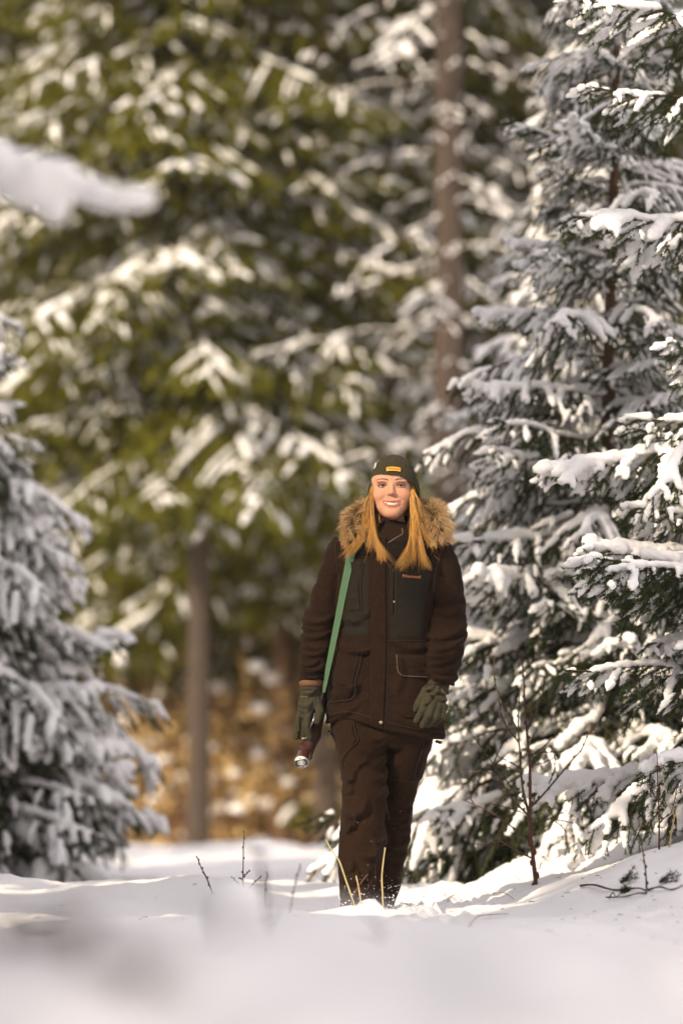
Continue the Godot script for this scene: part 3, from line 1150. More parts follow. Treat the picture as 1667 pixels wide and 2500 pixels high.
	for s in lying:
		var pts := PackedVector3Array()
		var base := on_ground(s[2][0], s[2][1], 11.0)
		for k in range(0, s[2].size(), 2):
			var p := on_ground(s[2][k], s[2][k + 1], 11.0)
			pts.append(p + Vector3.UP * (s[4] * 0.7 + 0.006 * (k % 4)) - base)
		var mb := MB.new()
		mb.tube(along(pts, pts.size() * 5), s[4], s[4] * 0.5, 5, true, 0.15)
		var o := part(numbered("stick" if s[1] == "stick" else "stalk"), mb.commit(), mats[s[3]], self)
		o.position = base
		tag(o, s[0], s[1])
	var greens := [["small green spruce sprig standing in the snow above the forked stick", 1527, 2163, 0.35, 0.075], ["tiny green spruce sprig lying flat near the right edge", 1622, 2160, 0.1, 0.07], ["scrap of dark green needles on the forked stick", 1527, 2181, 0.0, 0.04]]
	for g in greens:
		var base := on_ground(g[1], g[2], 11.0)
		var o := thing("spruce_sprig", g[0], "sprig", base)
		var mb := MB.new()
		var ndl := MB.new()
		for s in 4:
			var dir := Vector3(1.0, g[3] + 0.25 * s, rng.randf_range(-0.6, 0.6)).normalized()
			var ln: float = g[4] * rng.randf_range(0.6, 1.2)
			var pts := twig_line(Vector3(-0.02, 0.004, 0), dir, ln, 0.1, 0.1, 5)
			mb.tube(pts, 0.0016, 0.0008, 4, false)
			for q in 70:
				var f := rng.randf() * 4.0
				var j := mini(int(f), 3)
				var p := pts[j].lerp(pts[j + 1], f - j)
				var nd := (dir * 0.6 + Vector3(rng.randf_range(-1, 1), rng.randf_range(-1, 1), rng.randf_range(-1, 1)).normalized() * 0.8).normalized()
				ndl.col = Color(0.02, 0.036, 0.012).lerp(Color(0.05, 0.065, 0.02), rng.randf())
				ndl.tube(PackedVector3Array([p, p + nd * 0.008, p + nd * 0.015]), 0.0008, 0.0003, 3, false)
		part("stem", mb.commit(), mats.twig, o)
		part("needles", ndl.commit(), mats.needles, o).set_meta("kind", "stuff")
	# needles and bark crumbs dropped on the snow
	var crumb := MB.new()
	crumb.tube(PackedVector3Array([Vector3(-0.007, 0, 0), Vector3(0, 0.001, 0), Vector3(0.007, 0, 0)]), 0.0009, 0.0005, 4)
	var spots := []
	for k in 220:
		var x := rng.randf_range(-1.2, 1.35)
		if rng.randf() < 0.5:
			x = rng.randf_range(0.5, 1.35)
		var z := -rng.randf_range(10.5, 17.0)
		var s := rng.randf_range(0.6, 1.7)
		spots.append(Transform3D(Basis(Vector3.UP, rng.randf() * TAU) * Basis.from_scale(Vector3(s, s, s)), Vector3(x, height(x, z) + 0.002, z)))
	var litter := copies("fallen_needles", crumb.commit(), mats.twig, spots, self)
	litter.set_meta("label", "brown needles and bark crumbs scattered on the snow")
	litter.set_meta("category", "needles")
	# blurred things close to the camera
	var lump := at(570, 2214, 9.4)
	var f := Field.new(Vector3(-0.13, -0.16, -0.13), Vector3(0.13, 0.12, 0.13), 0.012)
	f.egg(Vector3(0, -0.01, 0), Vector3(0.078, 0.072, 0.08), 0.03)
	f.cap(Vector3(0.0, -0.15, 0), Vector3(0.01, -0.03, 0), 0.09, 0.06, 0.05)
	f.egg(Vector3(0.05, -0.05, 0.02), Vector3(0.05, 0.045, 0.05), 0.04)
	var o1 := part(numbered("snow_capped_stump"), f.mesh().commit(), mats.snow_load, self)
	o1.position = lump
	tag(o1, "small round snow capped stump in the foreground left of the woman", "stump")
	var stalk := at(652, 2290, 8.2)
	var o2 := thing("snow_capped_stalk", "dark dry stalk with a ball of snow on top, out of focus", "plant stalk", stalk)
	var mb2 := MB.new()
	budded(mb2, sub(z7([655, 2320, 652, 2290, 645, 2200, 640, 2130, 634, 2085], 8.2, 0, 0, 1.0), stalk), 0.006, 0.003, 0.0)
	budded(mb2, sub(z7([650, 2270, 662, 2240, 672, 2215], 8.2, 0, 0, 1.0), stalk), 0.004, 0.002, 0.04)
	part("stem", mb2.commit(), mats.twig, o2)
	var b2 := MB.new()
	b2.ball(at(634, 2072, 8.2) - stalk, Vector3(0.026, 0.022, 0.026), 8, 12)
	b2.ball(at(640, 2082, 8.2) - stalk, Vector3(0.018, 0.020, 0.02), 8, 12)
	part("snow", b2.commit(), mats.snow_load, o2)
	# dark twigs at the lower left, very close
	var dark := [["blurred dark twigs lying across the near snow, far lower left", [-40, 2350, 40, 2322, 90, 2305], 4.9], ["blurred brown twig on the near snow right of the far left ones", [120, 2312, 170, 2322, 235, 2300], 5.1], ["blurred little twig standing at the left above the near snow bank", [70, 2300, 66, 2262, 60, 2235], 7.0], ["blurred stem in the near snow below the snow capped stump", [585, 2345, 560, 2310, 545, 2290], 5.4], ["blurred dark seed head in the near snow before the woman's boots", [930, 2290, 929, 2275, 928, 2262], 7.3], ["blurred pale stalk low at the bottom left of the near snow", [372, 2490, 366, 2460, 372, 2425], 4.6]]
	for s in dark:
		var pts := z7(s[1], s[2], 0, 0, 1.0)
		if s[2] < 5.2:
			for q in pts.size():
				pts[q] = on_ground(s[1][q * 2], s[1][q * 2 + 1], 3.2) + Vector3.UP * 0.018
		var base := pts[0]
		var o := thing("near_twig", s[0], "twig", base)
		var mb := MB.new()
		budded(mb, sub(pts, base), 0.006, 0.004, 0.08)
		for q in (12 if s[2] < 5.0 else 4):
			var j := q % 2
			var p := pts[j].lerp(pts[j + 1], rng.randf()) - base
			mb.tube(twig_line(p, Vector3(rng.randf_range(-1, 1), rng.randf_range(-0.2, 0.4), rng.randf_range(-1, 1)).normalized(), rng.randf_range(0.03, 0.07), 0.1, 0.1, 4), 0.004, 0.003, 4, true)
		part("stem", mb.commit(), mats.twig, o)
	# the snow laden branch tip hanging into the frame at the left, close to the camera
	var hung := at(-60, 400, 8.0)
	var br := thing("snowy_branch", "snow laden branch tip hanging into view at upper left, out of focus", "branch", hung)
	var wood := MB.new()
	wood.tube(along(sub(z7([-700, 250, -60, 425, 60, 440, 190, 465, 300, 490, 372, 496], 8.0, 0, 0, 1.0), hung), 24), 0.012, 0.004, 6, true, 0.1)
	wood.tube(along(sub(z7([20, 440, 90, 500, 130, 545], 8.0, 0, 0, 1.0), hung), 10), 0.006, 0.003, 5, true)
	part("twigs", wood.commit(), mats.twig, br)
	var sn := Field.new(Vector3(-0.35, -0.22, -0.16), Vector3(0.46, 0.16, 0.16), 0.011)
	var blobs := [[-90, 395, 0.040], [-20, 405, 0.050], [40, 420, 0.050], [90, 440, 0.050], [120, 480, 0.034], [135, 525, 0.020], [150, 430, 0.036], [195, 455, 0.030], [250, 475, 0.030], [310, 485, 0.030], [350, 484, 0.024], [60, 460, 0.040]]
	for b in blobs:
		sn.egg(at(b[0], b[1], 8.0) - hung, Vector3(b[2] * 1.25, b[2] * 0.85, b[2] * 1.3), 0.03)
	sn.cap(at(-400, 330, 8.0) - hung, at(-20, 410, 8.0) - hung, 0.04, 0.05, 0.03)
	var sm := sn.mesh()
	for k in sm.v.size():
		var p := sm.v[k] * 22.0
		sm.v[k] += sm.n[k] * n_fine.get_noise_3d(p.x, p.y, p.z) * 0.010
	sm.smooth()
	part("snow", sm.commit(), mats.snow_load, br)


func sub(pts: PackedVector3Array, p: Vector3) -> PackedVector3Array:
	var out := PackedVector3Array()
	for q in pts:
		out.append(q - p)
	return out


# ------------------------------------------------------------------ the woman
func rows_px(rows: Array) -> Array:
	# [sy, left sx, right sx, back dz, front dz] read off the photograph -> metres, rising
	var out := []
	for r in rows:
		out.append([py(r[0]), px(r[1]), px(r[2]), r[3], r[4]])
	out.sort_custom(func(a, b): return a[0] < b[0])
	return out


func folds_px(f: Array) -> Array:
	var out := []
	for r in f:
		out.append([px(r[0]), py(r[1]), px(r[2]), py(r[3]), r[4], r[5] * 1.25])
	return out


func patch(f: Field, a: Array, b: Array, lift: float, nu := 14, nv := 24) -> ArrayMesh:
	# a sewn-on piece: laid over the surface between two outlines (pixels), its edges turned in
	var pa := PackedVector3Array()
	var pb := PackedVector3Array()
	for k in range(0, a.size(), 2):
		pa.append(Vector3(px(a[k]), py(a[k + 1]), 0))
	for k in range(0, b.size(), 2):
		pb.append(Vector3(px(b[k]), py(b[k + 1]), 0))
	var mb := MB.new()
	for v in nv + 1:
		var t := float(v) / nv
		var l := straight(pa, t)
		var r := straight(pb, t)
		for u in nu + 1:
			var p := l.lerp(r, float(u) / nu)
			var edge := mini(mini(u, nu - u), mini(v, nv - v))
			var z := f.front(p.x, p.y)
			mb.vert(Vector3(p.x, p.y, z + (lift if edge > 0 else -0.004)), Vector3.BACK)
	for v in nv:
		for u in nu:
			var q := v * (nu + 1) + u
			mb.quad(q, q + 1, q + nu + 2, q + nu + 1)
	var s := Vector3.ZERO
	for k in range(0, mb.i.size(), 3):
		s += (mb.v[mb.i[k + 2]] - mb.v[mb.i[k]]).cross(mb.v[mb.i[k + 1]] - mb.v[mb.i[k]])
	if s.z < 0.0:
		mb.i.reverse()
	mb.smooth()
	return mb.commit()


func straight(p: PackedVector3Array, t: float) -> Vector3:
	var f := t * (p.size() - 1)
	var k := mini(int(f), p.size() - 2)
	return p[k].lerp(p[k + 1], f - k)


func seam(f: Field, a: Array, r: float, lift := 0.001) -> ArrayMesh:
	var pts := PackedVector3Array()
	for k in range(0, a.size(), 2):
		pts.append(Vector3(px(a[k]), py(a[k + 1]), 0))
	var out := PackedVector3Array()
	for q in along(pts, pts.size() * 6):
		out.append(Vector3(q.x, q.y, f.front(q.x, q.y) + lift))
	var mb := MB.new()
	mb.tube(out, r, r, 5)
	return mb.commit()


func lettering(text: String, wide: float, deep := 0.0012) -> ArrayMesh:
	# the word with the little tree before it, centred, wide metres across, facing +z
	var font := SystemFont.new()
	font.font_names = PackedStringArray(["Droid Serif"])
	var tm := TextMesh.new()
	tm.font = font
	tm.text = text
	tm.font_size = 32
	tm.pixel_size = 0.001
	tm.depth = 0.004
	var box := tm.get_aabb()
	var s := wide * 0.86 / maxf(box.size.x, 0.001)
	var mid := box.get_center()
	var st := SurfaceTool.new()
	st.append_from(tm, 0, Transform3D(Basis.from_scale(Vector3(s, s, deep / 0.004)), Vector3(-mid.x * s + wide * 0.07, -mid.y * s, 0)))
	var out := st.commit()
	var mb := MB.new()
	var x := -wide * 0.43
	var hgt := box.size.y * s
	mb.tube(PackedVector3Array([Vector3(x, -hgt * 0.5, 0), Vector3(x, 0, 0), Vector3(x, hgt * 0.3, 0)]), wide * 0.012, wide * 0.012, 4)
	for k in 3:
		mb.ball(Vector3(x, hgt * (0.05 + 0.22 * k), 0), Vector3(wide * (0.052 - 0.012 * k), hgt * 0.11, deep), 4, 8)
	return mb.commit(out)


func person():
	var w := thing("person", "woman walking towards the camera in brown winter jacket, dark beanie and green gloves", "person", origin)
	jacket(w)
	trousers(w)
	head(w)
	beanie(w)
	hair(w)
	fur(w)
	gloves(w)
	kicked_snow()


var torso: Field


func jacket(w: Node3D):
	var f := Field.new(Vector3(px(718), py(1828), -0.24), Vector3(px(1150), py(1262), 0.24), 0.0062)
	# trunk of the coat
	f.loft(rows_px([
		[1274, 940, 984, -0.06, 0.05], [1290, 905, 1018, -0.085, 0.065], [1302, 858, 1060, -0.10, 0.085], [1322, 826, 1090, -0.115, 0.105], [1350, 816, 1098, -0.125, 0.12], [1400, 816, 1088, -0.13, 0.132],
		[1464, 818, 1066, -0.13, 0.138], [1520, 818, 1056, -0.125, 0.136], [1575, 816, 1052, -0.12, 0.135], [1630, 811, 1058, -0.13, 0.142], [1700, 803, 1072, -0.145, 0.15], [1760, 796, 1082, -0.15, 0.155], [1822, 794, 1086, -0.15, 0.155]]), 0.02, 2.3)
	# sleeves
	f.loft(rows_px([[1312, 815, 846, -0.04, 0.04], [1328, 804, 850, -0.06, 0.06], [1350, 794, 850, -0.07, 0.07], [1400, 777, 842, -0.075, 0.07], [1451, 762, 832, -0.075, 0.07], [1500, 744, 828, -0.07, 0.075], [1520, 741, 826, -0.068, 0.08], [1555, 737, 820, -0.06, 0.085], [1600, 733, 808, -0.045, 0.095], [1640, 730, 797, -0.03, 0.105], [1664, 731, 792, -0.02, 0.105]]), 0.016)
	f.loft(rows_px([[1318, 1062, 1092, -0.04, 0.04], [1330, 1058, 1101, -0.06, 0.06], [1352, 1056, 1112, -0.07, 0.07], [1385, 1057, 1123, -0.075, 0.075], [1464, 1055, 1135, -0.075, 0.085], [1520, 1050, 1138, -0.06, 0.10], [1552, 1046, 1138, -0.05, 0.115], [1601, 1042, 1129, -0.02, 0.145], [1640, 1041, 1117, 0.01, 0.165], [1662, 1043, 1112, 0.03, 0.17], [1676, 1056, 1108, 0.05, 0.16]]), 0.014)
	# the hood folded down behind the neck
	f.egg(Vector3(px(962), py(1268), -0.115), Vector3(0.155, 0.075, 0.075), 0.03)
	f.cap(Vector3(px(868), py(1275), -0.04), Vector3(px(905), py(1288), 0.02), 0.045, 0.03, 0.03)
	f.cap(Vector3(px(1064), py(1275), -0.04), Vector3(px(1020), py(1288), 0.02), 0.045, 0.03, 0.03)
	var sleeve_folds := [
		# image left sleeve
		[742, 1516, 812, 1508, 0.010, 0.008], [738, 1533, 815, 1524, 0.008, 0.006], [740, 1556, 806, 1545, 0.008, 0.006], [736, 1570, 790, 1582, 0.008, 0.005], [738, 1598, 800, 1586, 0.008, 0.006], [735, 1622, 780, 1612, 0.008, 0.005], [745, 1640, 795, 1628, 0.007, 0.004], [764, 1460, 800, 1500, 0.012, 0.005], [770, 1430, 790, 1490, 0.012, 0.004], [792, 1380, 800, 1440, 0.012, 0.004], [735, 1652, 792, 1650, 0.006, 0.005],
		# image right sleeve
		[1050, 1560, 1130, 1535, 0.010, 0.007], [1062, 1590, 1136, 1556, 0.009, 0.007], [1046, 1604, 1120, 1585, 0.009, 0.006], [1044, 1624, 1110, 1604, 0.008, 0.006], [1050, 1642, 1118, 1628, 0.008, 0.005], [1070, 1500, 1132, 1480, 0.011, 0.004], [1075, 1470, 1120, 1440, 0.012, 0.004], [1048, 1650, 1112, 1660, 0.007, 0.006], [1066, 1420, 1082, 1480, 0.012, 0.004],
		# body
		[838, 1490, 870, 1525, 0.012, 0.004], [832, 1510, 900, 1500, 0.012, 0.004], [826, 1572, 895, 1592, 0.010, 0.006], [860, 1578, 900, 1594, 0.008, 0.007], [818, 1640, 860, 1680, 0.014, 0.006], [810, 1690, 880, 1660, 0.014, 0.005], [890, 1600, 905, 1690, 0.016, 0.004], [955, 1560, 1040, 1580, 0.014, 0.004], [965, 1600, 960, 1700, 0.014, 0.004], [800, 1740, 870, 1722, 0.012, 0.004], [960, 1750, 1070, 1765, 0.014, 0.005],
	]
	f.fold(folds_px(sleeve_folds), n_fine, 0.0034, Vector3(7.0, 20.0, 7.0))
	# the hem, lifted over the forward thigh
	var hem := PackedFloat32Array()
	var pts := [[780.0, 1782.0], [800.0, 1768.0], [830.0, 1759.0], [860.0, 1760.0], [900.0, 1773.0], [937.0, 1785.0], [960.0, 1789.0], [1000.0, 1797.0], [1040.0, 1803.0], [1090.0, 1806.0]]
	for ix in f.nx:
		var sx := 915.0 + (f.o.x + ix * f.h) * (FP / 14.0)
		var k := 0
		while k < pts.size() - 2 and pts[k + 1][0] < sx:
			k += 1
		hem.append(py(lerpf(pts[k][1], pts[k + 1][1], clampf((sx - pts[k][0]) / (pts[k + 1][0] - pts[k][0]), 0.0, 1.0))))
	for iy in f.ny:
		var y := f.o.y + iy * f.h
		if y > py(1740):
			break
		for iz in f.nz:
			for ix in f.nx:
				var c := (iy * f.nz + iz) * f.nx + ix
				var e := hem[ix] - y
				var q := maxf(0.012 - absf(f.d[c] - e), 0.0) / 0.012
				f.d[c] = maxf(f.d[c], e) + q * q * 0.003
	torso = f
	var j := part("jacket", f.mesh().commit(), mats.brown_cloth, w)
	# darker reinforced panels on the chest
	part("chest_panel", patch(f, [836, 1366, 840, 1400, 834, 1460, 846, 1490, 838, 1520, 838, 1561], [905, 1366, 905, 1400, 904, 1460, 904, 1490, 904, 1520, 904, 1561], 0.0022, 16, 34), mats.olive_cloth, j)
	part("chest_panel", patch(f, [946, 1372, 946, 1400, 946, 1460, 946, 1490, 946, 1520, 947, 1566], [1050, 1372, 1056, 1400, 1044, 1450, 1036, 1490, 1034, 1520, 1034, 1566], 0.0022, 20, 34), mats.olive_cloth, j)
	part("shoulder_yoke", patch(f, [822, 1322, 824, 1345, 828, 1364], [912, 1322, 908, 1345, 906, 1364], 0.003, 16, 12), mats.dark_cloth, j)
	part("shoulder_yoke", patch(f, [948, 1322, 946, 1345, 946, 1370], [1072, 1322, 1068, 1345, 1056, 1370], 0.003, 18, 12), mats.dark_cloth, j)
	part("placket", patch(f, [908, 1312, 908, 1370, 904, 1460, 904, 1560, 902, 1640, 902, 1720, 903, 1770], [944, 1312, 944, 1370, 944, 1460, 946, 1560, 944, 1640, 940, 1720, 937, 1780], 0.0075, 12, 60), mats.brown_cloth, j)
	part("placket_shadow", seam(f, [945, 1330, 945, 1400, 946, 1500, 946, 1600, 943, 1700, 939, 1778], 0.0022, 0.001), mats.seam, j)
	# chest pockets with their zips
	part("chest_pocket", patch(f, [852, 1372, 856, 1400, 852, 1440, 850, 1470, 852, 1498], [888, 1372, 884, 1400, 878, 1440, 880, 1470, 884, 1498], 0.007, 10, 26), mats.olive_cloth, j)
	part("chest_zip", seam(f, [888, 1374, 883, 1400, 879, 1440, 881, 1470, 884, 1498], 0.0030, 0.0055), mats.seam, j)
	part("chest_zip", seam(f, [967, 1386, 966, 1420, 966, 1460, 965, 1502], 0.0030, 0.003), mats.seam, j)
	part("zip_cover", patch(f, [948, 1374, 947, 1420, 947, 1460, 947, 1510], [963, 1374, 963, 1420, 962, 1460, 962, 1510], 0.0062, 6, 20), mats.olive_cloth, j)
	# hand pockets: bag and flap
	part("pocket", patch(f, [806, 1590, 804, 1630, 800, 1680, 797, 1714], [886, 1590, 880, 1630, 868, 1680, 853, 1712], 0.009, 14, 22), mats.brown_cloth, j)
	part("pocket_flap", patch(f, [822, 1586, 818, 1610, 812, 1650, 806, 1690], [884, 1590, 880, 1612, 870, 1650, 866, 1674], 0.015, 14, 16), mats.brown_cloth, j)
	part("pocket_flap_edge", seam(f, [884, 1592, 880, 1614, 871, 1650, 866, 1674, 868, 1690, 858, 1708, 830, 1713, 800, 1716], 0.0026, 0.013), mats.seam, j)
	part("pocket", patch(f, [966, 1602, 962, 1650, 958, 1700, 964, 1740, 985, 1756], [1046, 1602, 1050, 1650, 1056, 1700, 1060, 1740, 1062, 1758], 0.009, 16, 26), mats.brown_cloth, j)
	part("pocket_flap", patch(f, [967, 1601, 969, 1630, 972, 1645, 981, 1653], [1042, 1601, 1042, 1630, 1042, 1646, 1042, 1655], 0.0145, 16, 14), mats.brown_cloth, j)
	part("pocket_piping", seam(f, [967, 1602, 968, 1620, 970, 1640, 980, 1652, 1000, 1654, 1040, 1655], 0.0019, 0.0150), mats.piping, j)
	# hem band and drawcord ends
	part("hem_seam", seam(f, [800, 1752, 830, 1741, 860, 1741, 900, 1752, 935, 1764], 0.0024), mats.seam, j)
	part("hem_seam", seam(f, [944, 1766, 1000, 1778, 1040, 1785, 1082, 1789], 0.0024), mats.seam, j)
	part("waist_seam", seam(f, [908, 1568, 946, 1568, 990, 1568, 1040, 1567], 0.0018), mats.seam, j)
	part("armhole_seam", seam(f, [818, 1330, 822, 1370, 826, 1410, 828, 1450], 0.0024), mats.seam, j)
	part("armhole_seam", seam(f, [1080, 1335, 1070, 1370, 1060, 1410, 1056, 1450], 0.0024), mats.seam, j)
	for b in [[961, 1474, 0.004, "snap_button"], [929, 1766, 0.0065, "snap_button"]]:
		var mb := MB.new()
		mb.ball(Vector3(px(b[0]), py(b[1]), f.front(px(b[0]), py(b[1])) + 0.008), Vector3(b[2], b[2], 0.0025), 6, 12)
		part(b[3], mb.commit(), mats.brass, j)
	for b in [[806, 1792], [801, 1786], [1066, 1811], [1072, 1813]]:
		var mb := MB.new()
		mb.ball(Vector3(px(b[0]), py(b[1]), 0.06), Vector3(0.009, 0.006, 0.008), 6, 8)
		part("cord_stopper", mb.commit(), mats.plastic_black, j)
	# cuff tabs and the fleece lining showing at one wrist
	part("cuff_tab", patch(f, [740, 1637, 739, 1645, 738, 1654], [792, 1636, 792, 1646, 790, 1656], 0.005, 10, 6), mats.dark_cloth, j)
	part("cuff_tab", patch(f, [1046, 1650, 1046, 1656, 1048, 1663], [1092, 1655, 1094, 1662, 1096, 1671], 0.005, 10, 6), mats.brown_cloth, j)
	var fl := Field.new(Vector3(px(722), py(1684), -0.06), Vector3(px(802), py(1650), 0.13), 0.006)
	fl.loft(rows_px([[1660, 734, 792, -0.02, 0.10], [1668, 730, 790, -0.02, 0.105], [1676, 733, 788, -0.015, 0.10]]), 0.006)
	part("fleece_lining", fl.mesh().commit(), mats.fleece, j)
	# stand-up collar, open at the front
	var cb := MB.new()
	var nt := 48
	for row in 5:
		for k in nt + 1:
			var a := TAU * k / nt + PI / 2.0
			var frontness := 0.5 + 0.5 * sin(a)
			var top := lerpf(py(1268), py(1300), pow(frontness, 1.4)) + (0.012 * cos(a) * frontness)
			var y: float = [py(1316), lerpf(py(1316), top, 0.6), top, top - 0.004, lerpf(py(1316), top, 0.5)][row]
			var r: float = [0.074, 0.066, 0.060, 0.054, 0.054][row]
			cb.vert(Vector3(px(962) + cos(a) * r, y, -0.005 + sin(a) * r * 1.12), Vector3.UP)
	for row in 4:
		for k in nt:
			cb.quad(row * (nt + 1) + k, (row + 1) * (nt + 1) + k, (row + 1) * (nt + 1) + k + 1, row * (nt + 1) + k + 1)
	cb.i.reverse()
	cb.smooth()
	part("collar", cb.commit(), mats.dark_cloth, j)
	var lap := MB.new()
	lap.tube(along(PackedVector3Array([pp(948, 1325, 0.115), pp(965, 1314, 0.105), pp(982, 1303, 0.09), pp(981, 1290, 0.075)]), 14), 0.0032, 0.0024, 6)
	part("collar_edge", lap.commit(), mats.piping, j)
	# the maker's word on the chest
	var word := part("chest_lettering", lettering("Pinewood", 0.070), mats.ink_orange, j)
	word.position = Vector3(px(1003), py(1412), f.front(px(1003), py(1412)) + 0.0045)
	word.rotation = Vector3(0, atan2(f.front(px(990), py(1412)) - f.front(px(1016), py(1412)), px(1016) - px(990)), -0.05)


func trousers(w: Node3D):
	var f := Field.new(Vector3(px(798), py(2262), -0.38), Vector3(px(1072), py(1716), 0.26), 0.0066)
	f.loft(rows_px([[1724, 806, 1064, -0.13, 0.12], [1760, 808, 1062, -0.135, 0.125], [1800, 814, 1058, -0.13, 0.12], [1826, 830, 1030, -0.10, 0.09]]), 0.03)
	f.loft(rows_px([[1740, 812, 940, -0.10, 0.12], [1778, 813, 940, -0.10, 0.125], [1830, 822, 941, -0.085, 0.13], [1874, 831, 942, -0.075, 0.135], [1914, 837, 944, -0.065, 0.14], [1938, 836, 945, -0.06, 0.15], [1962, 836, 944, -0.05, 0.155], [2010, 833, 941, -0.035, 0.155], [2069, 828, 938, -0.02, 0.16], [2110, 827, 935, -0.01, 0.165], [2152, 829, 934, 0.0, 0.17], [2205, 832, 933, 0.005, 0.175], [2250, 834, 930, 0.01, 0.175]]), 0.012)
	f.loft(rows_px([[1740, 930, 1061, -0.13, 0.09], [1790, 932, 1056, -0.14, 0.08], [1815, 936, 1054, -0.145, 0.075], [1850, 937, 1044, -0.155, 0.06], [1890, 935, 1033, -0.165, 0.04], [1914, 933, 1020, -0.17, 0.025], [1986, 926, 1008, -0.21, -0.02], [2057, 916, 1001, -0.255, -0.075], [2128, 906, 988, -0.30, -0.13], [2171, 899, 978, -0.33, -0.16], [2202, 893, 967, -0.35, -0.18], [2250, 888, 955, -0.36, -0.19]]), 0.012)
	var fo := [
		[878, 1795, 940, 1800, 0.010, 0.0036], [880, 1812, 942, 1812, 0.010, 0.0036], [875, 1830, 940, 1822, 0.010, 0.0036], [842, 1860, 905, 1845, 0.012, 0.0045], [850, 1876, 880, 1866, 0.010, 0.0036], [900, 1862, 940, 1850, 0.011, 0.0045],
		[838, 1905, 862, 1880, 0.012, 0.0063], [838, 1935, 852, 1912, 0.012, 0.0054], [915, 1900, 942, 1880, 0.012, 0.0054], [918, 1945, 942, 1915, 0.012, 0.0054], [846, 1985, 895, 1955, 0.016, 0.0081], [842, 2010, 870, 1995, 0.012, 0.0072], [836, 2035, 846, 2000, 0.012, 0.0054], [916, 2055, 938, 2030, 0.014, 0.0063], [885, 2090, 918, 2060, 0.016, 0.0063], [835, 2115, 860, 2098, 0.014, 0.0054], [840, 2135, 900, 2125, 0.016, 0.0063], [880, 2165, 925, 2190, 0.014, 0.0063], [850, 2185, 905, 2158, 0.014, 0.0054],
		[945, 1985, 975, 2002, 0.012, 0.0063], [970, 2010, 1005, 1985, 0.012, 0.0072], [962, 1985, 1006, 1970, 0.012, 0.0054], [975, 2035, 1000, 2005, 0.012, 0.0063], [945, 2060, 1002, 2045, 0.014, 0.0072], [950, 2095, 995, 2075, 0.014, 0.0054], [955, 1960, 1010, 1945, 0.012, 0.0045], [940, 2130, 985, 2110, 0.014, 0.0045],
	]
	f.fold(folds_px(fo), n_fine, 0.0030, Vector3(7.0, 9.0, 5.0))
	var t := part("trousers", f.mesh().commit(), mats.trouser_cloth, w)
	# cargo pockets on the thighs
	part("cargo_pocket", patch(f, [812, 1772, 818, 1810, 826, 1850, 832, 1876], [862, 1762, 866, 1790, 872, 1806, 836, 1852], 0.008, 10, 22), mats.trouser_cloth, t)
	part("cargo_pocket_edge", seam(f, [863, 1764, 868, 1790, 873, 1808, 860, 1824, 840, 1840, 834, 1856, 836, 1876], 0.0030, 0.005), mats.seam, t)
	part("cargo_pocket", patch(f, [1034, 1810, 1024, 1850, 1016, 1880, 1016, 1898], [1054, 1808, 1046, 1840, 1036, 1880, 1032, 1898], 0.010, 8, 20), mats.trouser_cloth, t)
	part("cargo_pocket_edge", seam(f, [1034, 1812, 1024, 1850, 1015, 1880, 1014, 1898, 1030, 1900], 0.0028, 0.005), mats.seam, t)
	part("knee_seam", seam(f, [842, 1947, 862, 1947, 880, 1948], 0.0016), mats.seam, t)
	part("knee_seam", seam(f, [948, 1901, 980, 1907, 1000, 1909, 1018, 1906], 0.0018), mats.seam, t)
	part("knee_seam", seam(f, [843, 1980, 855, 1986, 870, 1992], 0.0016), mats.seam, t)
	part("leg_seam", seam(f, [938, 2045, 928, 2062, 918, 2075, 915, 2110, 916, 2150], 0.0018), mats.seam, t)


